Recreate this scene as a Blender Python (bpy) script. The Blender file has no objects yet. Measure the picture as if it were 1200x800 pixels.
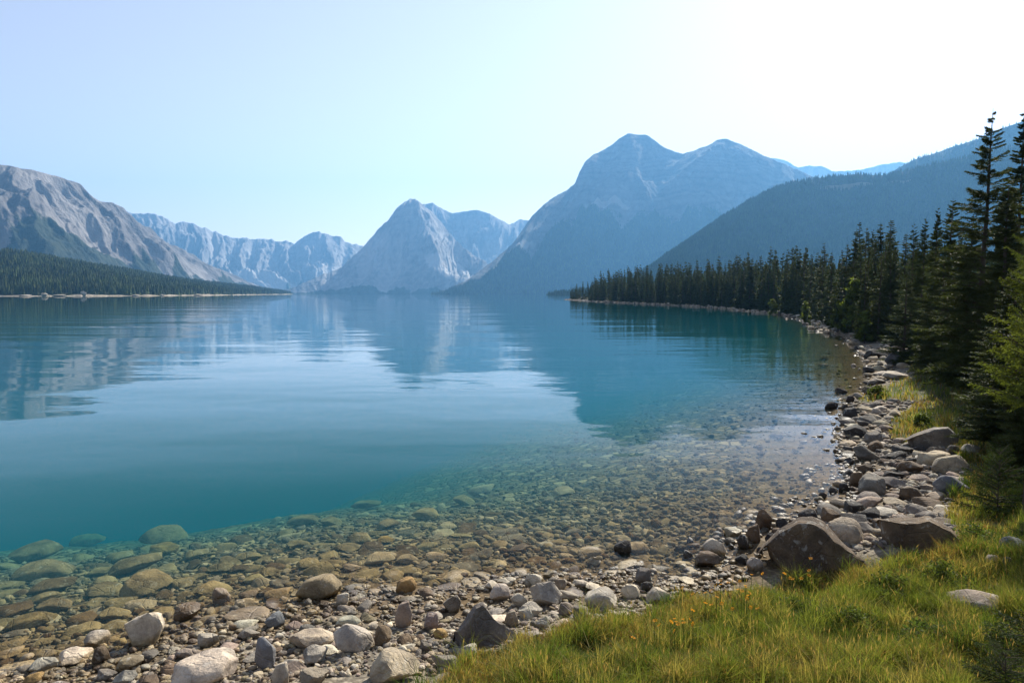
import bpy, bmesh, math, random
import numpy as np
R_ = math.radians
rng = np.random.default_rng(7)
random.seed(7)
SC = bpy.context.scene
COL = SC.collection

# ------------------------------------------------------------------ camera / projection
CAM_H = 3.6
HOR = 344.0
PITCH = math.atan((400 - HOR) / 800.0)
cp, sp = math.cos(PITCH), math.sin(PITCH)
def ray(u, v):
    xc, zc = (u - 600) / 800.0, (400 - v) / 800.0
    return np.array([xc, cp + zc * sp, -sp + zc * cp])
def on_z(u, v, z=0.0):
    d = ray(u, v); t = (z - CAM_H) / d[2]
    return np.array([d[0] * t, d[1] * t])
def at_y(u, v, Y):
    d = ray(u, v); t = Y / d[1]
    return np.array([d[0] * t, Y, CAM_H + d[2] * t])
def px_of(p):                       # world -> photo pixels
    x, y, z = p[0], p[1], p[2] - CAM_H
    f = y * cp - z * sp; zc = y * sp + z * cp
    return 600 + 800 * x / f, 400 - 800 * zc / f, f

# ------------------------------------------------------------------ noise (numpy)
def _h(ix, iy, seed):
    ix = ix.astype(np.int64); iy = iy.astype(np.int64)
    h = (ix * 374761393 + iy * 668265263 + seed * 974634777) & 0xFFFFFFFF
    h = ((h ^ (h >> 13)) * 1274126177) & 0xFFFFFFFF
    h = h ^ (h >> 16)
    return (h & 0xFFFF) / 65535.0
def gn(x, y, seed=0):
    x = np.asarray(x, float); y = np.asarray(y, float)
    x, y = np.broadcast_arrays(x, y)
    xi = np.floor(x); yi = np.floor(y); fx = x - xi; fy = y - yi
    u = fx**3 * (fx * (fx * 6 - 15) + 10); v = fy**3 * (fy * (fy * 6 - 15) + 10)
    def g(dx, dy):
        a = _h(xi + dx, yi + dy, seed) * 2 * math.pi
        return np.cos(a) * (fx - dx) + np.sin(a) * (fy - dy)
    a = g(0, 0); b = g(1, 0); c = g(0, 1); d = g(1, 1)
    return ((a + (b - a) * u) + ((c + (d - c) * u) - (a + (b - a) * u)) * v) * 1.4
def fbm(x, y, o=5, seed=0, gain=0.5):
    s = 0; a = 1.0; t = 0
    for k in range(o):
        s = s + a * gn(x * 2.03**k, y * 2.03**k, seed + k * 17); t += a; a *= gain
    return s / t
def ridged(x, y, o=5, seed=0, gain=0.5):
    s = 0; a = 1.0; t = 0
    for k in range(o):
        s = s + a * (1 - np.abs(gn(x * 2.03**k, y * 2.03**k, seed + k * 31)) * 1.6); t += a; a *= gain
    return s / t
def smooth(a, b, x):
    t = np.clip((x - a) / (b - a), 0, 1); return t * t * (3 - 2 * t)

# ------------------------------------------------------------------ mesh helpers
def mesh_np(name, V, F, smooth_=True, colors=None, floats=None):
    """V (n,3); F list of arrays of equal width, or one array"""
    if isinstance(F, np.ndarray): F = [F]
    F = [f for f in F if len(f)]
    me = bpy.data.meshes.new(name)
    V = np.asarray(V, np.float32)
    me.vertices.add(len(V)); me.vertices.foreach_set('co', V.ravel())
    loops = np.concatenate([f.ravel() for f in F]).astype(np.int32)
    tot = np.concatenate([np.full(len(f), f.shape[1], np.int32) for f in F])
    st = np.concatenate([[0], np.cumsum(tot)[:-1]]).astype(np.int32)
    me.loops.add(len(loops)); me.loops.foreach_set('vertex_index', loops)
    me.polygons.add(len(tot)); me.polygons.foreach_set('loop_start', st); me.polygons.foreach_set('loop_total', tot)
    me.polygons.foreach_set('use_smooth', np.full(len(tot), bool(smooth_)))
    me.update(calc_edges=True); me.validate()
    if colors is not None:
        at = me.color_attributes.new('tint', 'FLOAT_COLOR', 'POINT')
        c = np.ones((len(V), 4), np.float32); c[:, :3] = colors
        at.data.foreach_set('color', c.ravel())
    for k, a in (floats or {}).items():
        at = me.attributes.new(k, 'FLOAT', 'POINT'); at.data.foreach_set('value', np.asarray(a, np.float32).ravel())
    return me
def link(name, me, mats=(), parent=None):
    o = bpy.data.objects.new(name, me); COL.objects.link(o)
    if me is not None:
        for m in (mats if isinstance(mats, (list, tuple)) else [mats]):
            if m.name not in [x.name for x in me.materials if x]: me.materials.append(m)
    if parent: o.parent = parent
    return o
def tag(o, label=None, cat=None, group=None, kind=None):
    if label: o['label'] = label
    if cat: o['category'] = cat
    if group: o['group'] = group
    if kind: o['kind'] = kind
    return o
def grid_faces(nr, nc, wrap=False):
    i = np.arange(nr - 1)[:, None]; j = np.arange(nc if wrap else nc - 1)[None, :]
    j2 = (j + 1) % nc
    a = i * nc + j; b = i * nc + j2; c = (i + 1) * nc + j2; d = (i + 1) * nc + j
    return np.stack([a, b, c, d], -1).reshape(-1, 4)

# ------------------------------------------------------------------ node helpers
class NT:
    def __init__(s, name):
        s.m = bpy.data.materials.new(name); s.m.use_nodes = True
        s.t = s.m.node_tree; s.t.nodes.clear(); s.out = s.n('ShaderNodeOutputMaterial')
    def n(s, typ, **kw):
        nd = s.t.nodes.new(typ)
        for k, v in kw.items(): setattr(nd, k, v)
        return nd
    def put(s, sock, v):
        if isinstance(v, bpy.types.NodeSocket): s.t.links.new(v, sock)
        elif v is not None:
            if sock.type == 'RGBA' and len(v) == 3: v = (*v, 1)
            sock.default_value = v
    def noise(s, vec, scale, detail=4, rough=.55, dist=0, out='Fac'):
        nd = s.n('ShaderNodeTexNoise'); s.put(nd.inputs['Vector'], vec)
        nd.inputs['Scale'].default_value = scale; nd.inputs['Detail'].default_value = detail
        nd.inputs['Roughness'].default_value = rough; nd.inputs['Distortion'].default_value = dist
        return nd.outputs[out]
    def voro(s, vec, scale, out='Distance', feature='F1', rand=1):
        nd = s.n('ShaderNodeTexVoronoi', feature=feature); s.put(nd.inputs['Vector'], vec)
        nd.inputs['Scale'].default_value = scale; nd.inputs['Randomness'].default_value = rand
        return nd.outputs[out]
    def mapr(s, x, a, b, c=0., d=1., sm=True):
        nd = s.n('ShaderNodeMapRange', interpolation_type='SMOOTHSTEP' if sm else 'LINEAR')
        for i, v in enumerate((x, a, b, c, d)): s.put(nd.inputs[i], v)
        return nd.outputs[0]
    def math(s, op, a, b=None, c=None):
        nd = s.n('ShaderNodeMath', operation=op); s.put(nd.inputs[0], a); s.put(nd.inputs[1], b)
        if c is not None: s.put(nd.inputs[2], c)
        return nd.outputs[0]
    def mix(s, f, a, b, mode='MIX'):
        nd = s.n('ShaderNodeMix', data_type='RGBA', blend_type=mode); s.put(nd.inputs[0], f); s.put(nd.inputs[6], a); s.put(nd.inputs[7], b)
        return nd.outputs[2]
    def scalev(s, vec, sc):
        nd = s.n('ShaderNodeMapping'); s.put(nd.inputs[0], vec); nd.inputs['Scale'].default_value = sc
        return nd.outputs[0]
    def attr(s, name, out='Fac'):
        nd = s.n('ShaderNodeAttribute', attribute_name=name); return nd.outputs[out]
    def coord(s, out='Object'):
        return s.n('ShaderNodeTexCoord').outputs[out]
    def pos(s): return s.n('ShaderNodeNewGeometry').outputs['Position']
    def sep(s, v, i):
        nd = s.n('ShaderNodeSeparateXYZ'); s.put(nd.inputs[0], v); return nd.outputs[i]
    def bump(s, h, strength, dist, normal=None):
        nd = s.n('ShaderNodeBump'); s.put(nd.inputs['Height'], h)
        nd.inputs['Strength'].default_value = strength; nd.inputs['Distance'].default_value = dist
        s.put(nd.inputs['Normal'], normal); return nd.outputs[0]
    def bsdf(s, col, rough=.8, normal=None, spec=.3, metal=0):
        nd = s.n('ShaderNodeBsdfPrincipled'); s.put(nd.inputs['Base Color'], col); s.put(nd.inputs['Roughness'], rough)
        s.put(nd.inputs['Normal'], normal); s.put(nd.inputs['Specular IOR Level'], spec)
        return nd.outputs[0]
    def surf(s, sh): s.t.links.new(sh, s.out.inputs['Surface']); return s.m
    def leaf(s, col, trans=.35, tcol=None, rough=.6):
        d = s.bsdf(col, rough, spec=.06); t = s.n('ShaderNodeBsdfTranslucent'); s.put(t.inputs['Color'], tcol if tcol is not None else col)
        mx = s.n('ShaderNodeMixShader'); mx.inputs[0].default_value = trans
        s.t.links.new(d, mx.inputs[1]); s.t.links.new(t.outputs[0], mx.inputs[2]); return s.surf(mx.outputs[0])

# ------------------------------------------------------------------ shoreline and ground height
SHORE_PX = [(-60, 812), (0, 803), (70, 792), (140, 776), (215, 752), (270, 736), (330, 723), (395, 708), (450, 702), (510, 700), (570, 690),
            (640, 681), (690, 686), (740, 680), (790, 692), (840, 690), (880, 672), (905, 640), (935, 612), (975, 598), (1010, 588), (1018, 572),
            (1000, 548), (992, 520), (990, 498), (996, 476), (1012, 462), (1022, 447), (1020, 432), (1008, 412), (985, 393), (960, 380), (935, 371.5),
            (900, 366.5), (850, 361.5), (800, 358.2), (750, 355.8), (715, 354.2), (690, 353)]
shore = [on_z(u, v) for u, v in SHORE_PX]
shore = [np.array([-260., -30.]), np.array([-60., 0.5]), np.array([-20., 3.5])] + shore
shore += [np.array([36., 362.]), np.array([32., 405.]), np.array([46., 480.]), np.array([170., 720.]), np.array([320., 1150.]), np.array([900., 1900.])]
shore = np.array(shore)
land_poly = np.vstack([shore, [[20000, 3000], [20000, -20000], [-20000, -20000], [-20000, -900]]])
def inside(poly, x, y):
    r = np.zeros(np.shape(x), bool); n = len(poly)
    for i in range(n):
        x1, y1 = poly[i]; x2, y2 = poly[(i + 1) % n]
        if y1 == y2: continue
        c = ((y1 > y) != (y2 > y)) & (x < (x2 - x1) * (y - y1) / (y2 - y1) + x1)
        r ^= c
    return r
def polydist(pl, x, y, closed=False):
    best = np.full(np.shape(x), 1e18)
    n = len(pl)
    for i in range(n if closed else n - 1):
        a = pl[i]; b = pl[(i + 1) % n]; ab = b - a
        t = np.clip(((x - a[0]) * ab[0] + (y - a[1]) * ab[1]) / (ab @ ab), 0, 1)
        best = np.minimum(best, (x - a[0] - t * ab[0])**2 + (y - a[1] - t * ab[1])**2)
    return np.sqrt(best)
def sdist(x, y):
    d = polydist(shore, x, y)
    return np.where(inside(land_poly, x, y), d, -d)
LP = np.array([(0, 0), (1.0, .10), (2.5, .36), (4.5, .85), (8, 1.72), (12, 2.1), (30, 3.0), (80, 5), (300, 16), (2000, 60), (30000, 60)], float)
def ground_z(x, y):
    x = np.asarray(x, float); y = np.asarray(y, float)
    d = sdist(x, y)
    d = d + fbm(x * .9, y * .9, 3, 5) * .35 * smooth(40, 4, np.abs(d)) + fbm(x * .05, y * .05, 3, 6) * 3 * smooth(4, 40, np.abs(d))
    zl = np.interp(d, LP[:, 0], LP[:, 1])
    # the lake shelf: steep on the camera's far left, gentle to the right
    az = np.degrees(np.arctan2(x, np.maximum(y, .1)))
    sl = np.interp(az, [-50, -36, -22, -8, 6, 20, 28, 40], [.15, .145, .135, .12, .105, .085, .10, .12])
    dw = np.maximum(-d, 0)
    q = np.interp(az, [-40, -20, 0, 10, 20, 28], [.008, .008, .007, .009, .008, .006])
    zw = -(sl * dw + q * dw**2)
    zw = np.maximum(zw, -30 + 0 * zw)
    z = np.where(d > 0, zl, zw)
    r = np.hypot(x, y)
    z = z + fbm(x * 1.7, y * 1.7, 4, 11) * .05 * smooth(120, 30, r) + fbm(x * .45, y * .45, 3, 12) * np.where(d > 2.5, .16, .03) * smooth(200, 60, r)
    return z
def hit(u, v, tmax=900):
    d = ray(u, v); ts = np.concatenate([np.linspace(1.2, 30, 1400), np.geomspace(30.02, tmax, 1600)])
    z = CAM_H + d[2] * ts; g = ground_z(d[0] * ts, d[1] * ts)
    k = np.argmax(z < g)
    if not (z < g).any(): k = len(ts) - 1
    t = ts[k]
    return np.array([d[0] * t, d[1] * t, g[k]])

GRASS_PX = [(500, 806), (540, 777), (590, 759), (650, 744), (700, 735), (745, 720), (790, 705), (822, 695), (880, 692), (910, 684), (960, 668), (1010, 656),
            (1060, 650), (1108, 642), (1120, 618), (1110, 600), (1116, 586), (1124, 572), (1132, 552), (1124, 534), (1088, 521), (1046, 516), (1040, 502),
            (1054, 484), (1078, 471), (1050, 469), (1010, 473), (1006, 468), (1024, 456), (1048, 448), (1072, 438), (1060, 428), (1074, 412), (1066, 402),
            (1040, 400), (1020, 392), (990, 379), (962, 372.5), (935, 368)]
grass_poly = np.array([hit(u, v)[:2] for u, v in GRASS_PX])
tail = [on_z(900, 365.2), on_z(850, 360.4), on_z(800, 357.3), on_z(750, 355.0), on_z(715, 353.6), np.array([38.5, 362.]), np.array([34.5, 405.])]
grass_poly = np.vstack([grass_poly, tail, [[700, 1500], [700, -60], [-6, -60], [-2.6, 0], [-1.3, 2.4]]])

# ------------------------------------------------------------------ materials
def rock_nodes(name, base_sock, speck=1.0, n=None, scale=1.0):
    n = n or NT(name)
    base = base_sock(n)
    pos = n.pos(); ob = n.coord('Object')
    v = n.scalev(pos, (scale,) * 3)
    big = n.noise(v, 3.2, 5, .6, .3)
    c = n.mix(n.mapr(big, .32, .68), n.mix(1, base, (.55, .53, .52), 'MULTIPLY'), n.mix(1, base, (1.25, 1.2, 1.1), 'MULTIPLY'))
    fine = n.noise(v, 42, 5, .7)
    c = n.mix(n.mapr(fine, .35, .75, .0, .55 * speck), c, n.mix(1, c, (.45, .44, .43), 'MULTIPLY'))
    lich = n.noise(v, 9, 6, .7, .5)
    c = n.mix(n.mapr(lich, .57, .64, 0, .65), c, n.mix(.5, c, (.50, .48, .42)))
    crack = n.voro(n.mix(.12, v, n.noise(v, 4, 3, out='Color')), 3.1, feature='DISTANCE_TO_EDGE')
    c = n.mix(n.mapr(crack, .0, .012, .10, 0), c, n.mix(1, c, (.4, .38, .36), 'MULTIPLY'))
    z = n.math('ADD', n.sep(pos, 2), n.math('MULTIPLY', n.math('SUBTRACT', big, .5), .10))
    wet = n.mapr(z, .10, .02)
    c = n.mix(wet, c, n.mix(1, c, (.70, .64, .50), 'MULTIPLY'))
    rough = n.mapr(wet, 0, 1, .9, .42)
    h = n.math('ADD', n.math('MULTIPLY', big, 1.0), n.math('MULTIPLY', fine, .25))
    h = n.math('ADD', h, n.mapr(crack, 0, .03, -.12, 0))
    nm = n.bump(h, .9, .06 / scale)
    n.surf(n.bsdf(c, n.mapr(z, -.05, -.01, .95, rough), nm, n.mapr(z, -.05, -.01, .0, .3))); return n.m
M = {}
M['stone'] = rock_nodes('stone', lambda n: n.n('ShaderNodeObjectInfo').outputs['Color'])
M['pebbles'] = rock_nodes('pebble_mix', lambda n: n.attr('tint', 'Color'))
M['boulder'] = rock_nodes('boulder', lambda n: n.n('ShaderNodeObjectInfo').outputs['Color'], scale=.8)

def ground_mat():
    n = NT('shore_ground'); pos = n.pos()
    g = n.attr('grass'); far = n.attr('far')
    cellc = n.voro(pos, 17, 'Color'); celld = n.voro(pos, 17, 'Distance')
    cell2 = n.voro(pos, 6.5, 'Color'); d2 = n.voro(pos, 6.5, 'Distance')
    val = n.sep(cellc, 0)
    gravel = n.mix(val, (.10, .085, .065), (.34, .29, .22))
    gravel = n.mix(n.mapr(n.sep(cell2, 1), .4, .8), gravel, n.mix(n.sep(cell2, 0), (.14, .12, .09), (.30, .26, .20)))
    gravel = n.mix(n.mapr(celld, .25, .6, 0, .6), gravel, (.05, .042, .032))
    gravel = n.mix(n.mapr(n.noise(pos, 1.2, 4), .35, .7, 0, .5), gravel, (.22, .18, .12))
    silt = n.mix(n.noise(pos, .6, 4), (.14, .125, .09), (.26, .225, .15))
    z = n.sep(pos, 2)
    wv = n.mix(.06, pos, n.noise(pos, 1.6, 2, out='Color'))
    vc = n.voro(wv, 3.6, 'Color'); vd = n.voro(wv, 3.6, feature='DISTANCE_TO_EDGE')
    cob = n.mix(n.sep(vc, 0), (.16, .12, .07), (.44, .36, .24)); cob = n.mix(n.mapr(vd, 0.0, .10, .85, 0), cob, (.03, .026, .02))
    cob = n.mix(n.mapr(n.sep(vc, 2), .55, .6), gravel, cob)
    gravel = n.mix(n.mapr(z, -.1, -.35), gravel, cob)
    gravel = n.mix(n.mapr(z, -1.6, -4.5), gravel, silt)
    gravel = n.mix(n.mapr(z, .08, .0), gravel, n.mix(1, gravel, (.66, .54, .38), 'MULTIPLY'))
    soil = n.mix(n.noise(pos, 2.5, 5), (.035, .040, .014), (.075, .070, .028))
    soil = n.mix(n.mapr(n.noise(pos, 24, 3), .4, .7, 0, .6), soil, (.10, .095, .035))
    litter = n.mix(n.noise(pos, .35, 5), (.035, .04, .018), (.09, .085, .035))
    soil = n.mix(far, soil, litter)
    c = n.mix(g, gravel, soil)
    h = n.math('ADD', n.math('MULTIPLY', n.mapr(vd, 0, .16), n.mapr(z, -.1, -.35, 0, 2.5)), n.math('MULTIPLY', celld, -.6))
    h = n.math('ADD', h, n.math('MULTIPLY', n.noise(pos, 30, 4), .5))
    n.surf(n.bsdf(c, .95, n.bump(h, .8, .03), n.mapr(z, -.05, 0, 0, .2))); return n.m
M['ground'] = ground_mat()

def water_mat():
    n = NT('lake_water'); pos = n.pos()
    a = n.noise(n.scalev(pos, (.16, .34, 1)), 1.0, 3, .5, .3)
    b = n.noise(n.scalev(pos, (.9, 1.7, 1)), 1.0, 3, .5, .4)
    c = n.noise(n.scalev(pos, (.018, .05, 1)), 1.0, 3, .5)
    d = n.noise(n.scalev(pos, (4.5, 7, 1)), 1.0, 2, .5)
    patch = n.mapr(n.noise(n.scalev(pos, (.01, .03, 1)), 1.0, 3, .5), .38, .62, .25, 1)
    h = n.math('ADD', n.math('MULTIPLY', a, .030), n.math('MULTIPLY', b, .0085))
    e = n.noise(n.scalev(pos, (.055, .15, 1)), 1.0, 3, .55, .3)
    h = n.math('ADD', n.math('MULTIPLY', h, patch), n.math('ADD', n.math('MULTIPLY', c, .18), n.math('MULTIPLY', e, .055)))
    h = n.math('ADD', h, n.math('MULTIPLY', d, .0005))
    nm = n.bump(h, 1.0, 1.0)
    dp = n.n('ShaderNodeVectorMath', operation='DOT_PRODUCT'); n.put(dp.inputs[0], nm); n.put(dp.inputs[1], n.n('ShaderNodeNewGeometry').outputs['Incoming'])
    cs = n.math('MINIMUM', n.math('ABSOLUTE', dp.outputs['Value']), 1.0)
    fr = n.math('ADD', n.math('MULTIPLY', n.math('POWER', n.math('SUBTRACT', 1.0, cs), 5.0), .98), .02)
    fr = n.math('MULTIPLY', fr, n.mapr(cs, .07, .31, 1.0, .17))
    gl = n.n('ShaderNodeBsdfGlossy'); gl.inputs['Roughness'].default_value = .0; n.put(gl.inputs['Normal'], nm)
    gl.inputs['Color'].default_value = (1, 1, 1, 1)
    tr = n.n('ShaderNodeBsdfTransparent')
    mx = n.n('ShaderNodeMixShader'); n.put(mx.inputs[0], fr)
    n.t.links.new(tr.outputs[0], mx.inputs[1]); n.t.links.new(gl.outputs[0], mx.inputs[2])
    n.t.links.new(mx.outputs[0], n.out.inputs['Surface'])
    sc = n.n('ShaderNodeVolumeScatter'); sc.inputs['Color'].default_value = (.010, .76, 1.0, 1); sc.inputs['Density'].default_value = .028
    ab = n.n('ShaderNodeVolumeAbsorption'); ab.inputs['Color'].default_value = (.22, .72, .76, 1); ab.inputs['Density'].default_value = .26
    ad = n.n('ShaderNodeAddShader'); n.t.links.new(sc.outputs[0], ad.inputs[0]); n.t.links.new(ab.outputs[0], ad.inputs[1])
    n.t.links.new(ad.outputs[0], n.out.inputs['Volume']); return n.m
M['water'] = water_mat()

def mountain_mat(name, rock_a, rock_b, pale, forest_a, forest_b, fs=.05, strata=.0):
    n = NT(name); pos = n.pos()
    f = n.attr('forest'); sc = n.attr('scree')
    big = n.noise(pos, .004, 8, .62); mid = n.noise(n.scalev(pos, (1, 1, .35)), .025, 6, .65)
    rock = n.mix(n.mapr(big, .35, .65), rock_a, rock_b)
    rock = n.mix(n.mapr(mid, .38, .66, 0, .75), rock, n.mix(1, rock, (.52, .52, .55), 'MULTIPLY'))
    if strata:
        cv = n.n('ShaderNodeCombineXYZ'); n.put(cv.inputs[2], n.math('ADD', n.sep(pos, 2), n.math('MULTIPLY', n.noise(pos, .003, 4), 260)))
        w = n.noise(cv.outputs[0], .035, 3)
        rock = n.mix(n.mapr(w, .42, .62, 0, strata), rock, n.mix(1, rock, (.55, .56, .6), 'MULTIPLY'))
    rock = n.mix(sc, rock, n.mix(n.mapr(mid, .3, .7), pale, n.mix(1, pale, (.8, .8, .8), 'MULTIPLY')))
    fcol = n.mix(n.mapr(n.noise(pos, fs, 4, .7), .32, .68), forest_a, forest_b)
    edge = n.math('ADD', f, n.math('MULTIPLY', n.math('SUBTRACT', n.noise(pos, .012, 7, .68), .5), 1.5))
    c = n.mix(n.mapr(edge, .42, .58), rock, fcol)
    h = n.math('ADD', n.math('MULTIPLY', mid, 24), n.math('MULTIPLY', n.noise(pos, max(fs * 1.6, .07), 4, .65), 8))
    n.surf(n.bsdf(c, .95, n.bump(h, .8, 1.0), .1)); return n.m
GREY = (.34, .32, .31)
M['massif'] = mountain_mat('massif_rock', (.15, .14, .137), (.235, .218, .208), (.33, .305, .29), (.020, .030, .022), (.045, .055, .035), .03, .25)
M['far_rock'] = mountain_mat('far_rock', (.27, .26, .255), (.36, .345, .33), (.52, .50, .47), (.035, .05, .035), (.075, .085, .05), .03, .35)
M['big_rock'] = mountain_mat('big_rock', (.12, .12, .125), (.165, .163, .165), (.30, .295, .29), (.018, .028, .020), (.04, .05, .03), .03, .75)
M['slope'] = mountain_mat('wooded_slope', (.12, .115, .08), (.17, .155, .11), (.17, .155, .10), (.024, .036, .022), (.055, .066, .035), .06)
M['beach'] = mountain_mat('shore_bluff', (.34, .29, .22), (.46, .40, .31), (.58, .52, .42), (.03, .04, .022), (.07, .075, .035), .15)

def bark():
    n = NT('bark'); v = n.scalev(n.coord('Object'), (6, 6, 1.2))
    a = n.noise(v, 3, 5, .7)
    n.surf(n.bsdf(n.mix(a, (.035, .028, .022), (.13, .10, .075)), .95, n.bump(a, .8, .04), .1)); return n.m
M['bark'] = bark()
def needles(name, a, b, tr=.22, tcol=None):
    n = NT(name); rnd = n.n('ShaderNodeObjectInfo').outputs['Random']
    v = n.noise(n.coord('Object'), 1.3, 4, .6); t = n.attr('tint', 'Color')
    c = n.mix(n.mapr(v, .3, .7), a, b)
    c = n.mix(n.math('MULTIPLY', rnd, .45), c, (b[0] * 1.1, b[1] * .95, b[2] * .9))
    c = n.mix(1, c, t, 'MULTIPLY')
    return n.leaf(c, tr, n.mix(1, c, tcol or (1.5, 1.6, .8), 'MULTIPLY'))
M['spruce'] = needles('spruce_needles', (.020, .032, .012), (.062, .075, .026), .28)
M['fir'] = needles('fir_needles', (.045, .066, .018), (.115, .13, .032), .38, (1.6, 1.7, .7))
M['wood_far'] = needles('far_conifer_needles', (.020, .038, .010), (.060, .080, .020), .18)
M['broad'] = needles('broad_leaves', (.050, .070, .016), (.115, .135, .032), .42)
M['shrub'] = needles('shrub_leaves', (.045, .070, .018), (.10, .12, .03), .38)
def grass_mat():
    n = NT('grass_blades'); t = n.attr('tint', 'Color'); return n.leaf(t, .45, n.mix(1, t, (1.5, 1.5, .8), 'MULTIPLY'), .5)
M['grass'] = grass_mat()
n = NT('flower_petals'); M['petal'] = n.leaf((.72, .30, .02), .4)
n = NT('stem_green'); M['stem'] = n.leaf((.09, .12, .03), .3)

# ------------------------------------------------------------------ ground sheet (one sheet: shore, bank, forest floor, lake bed)
az = np.concatenate([np.linspace(-180, -48, 60)[:-1], np.linspace(-48, 48, 720), np.linspace(48, 180, 60)[1:-1]])
rr = np.concatenate([np.linspace(.4, 2.5, 22)[:-1], np.geomspace(2.5, 60, 420)[:-1], np.geomspace(60, 400, 110)[:-1], np.geomspace(400, 9000, 60)])
A, Rr = np.meshgrid(np.radians(az), rr)
X = Rr * np.sin(A); Y = Rr * np.cos(A); Z = ground_z(X, Y)
gm = inside(grass_poly, X, Y); gd = polydist(grass_poly, X, Y, True)
wob = fbm(X * 2.2, Y * 2.2, 3, 40) * .25
gfac = smooth(-.12, .12, np.where(gm, gd, -gd) + wob)
V = np.stack([X, Y, Z], -1).reshape(-1, 3)
F = grid_faces(len(rr), len(az), True)[:, ::-1]
V = np.vstack([V, [[0, 0, float(ground_z(0, 0))]]]); c0 = len(V) - 1
j = np.arange(len(az)); cap = np.stack([np.full(len(az), c0), j, (j + 1) % len(az)], -1)[:, ::-1]
me = mesh_np('ground', V, [F, cap], True, floats={'grass': np.append(gfac.ravel(), 1), 'far': np.append(smooth(25, 70, Rr).ravel(), 0)})
tag(link('ground', me, M['ground']), 'stony lake shore, grassy bank and lake bed in one sheet', 'ground', kind='structure')

# water: closed body whose floor lies under the bed
w = 8900
bm = bmesh.new(); bmesh.ops.create_cube(bm, size=1)
for v in bm.verts: v.co = (v.co.x * 2 * w, v.co.y * 2 * w, -40 if v.co.z < 0 else 0)
me = bpy.data.meshes.new('water'); bm.to_mesh(me); bm.free()
tag(link('water', me, M['water']), 'clear teal lake water, calm with faint ripples', 'lake', kind='structure')

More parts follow.
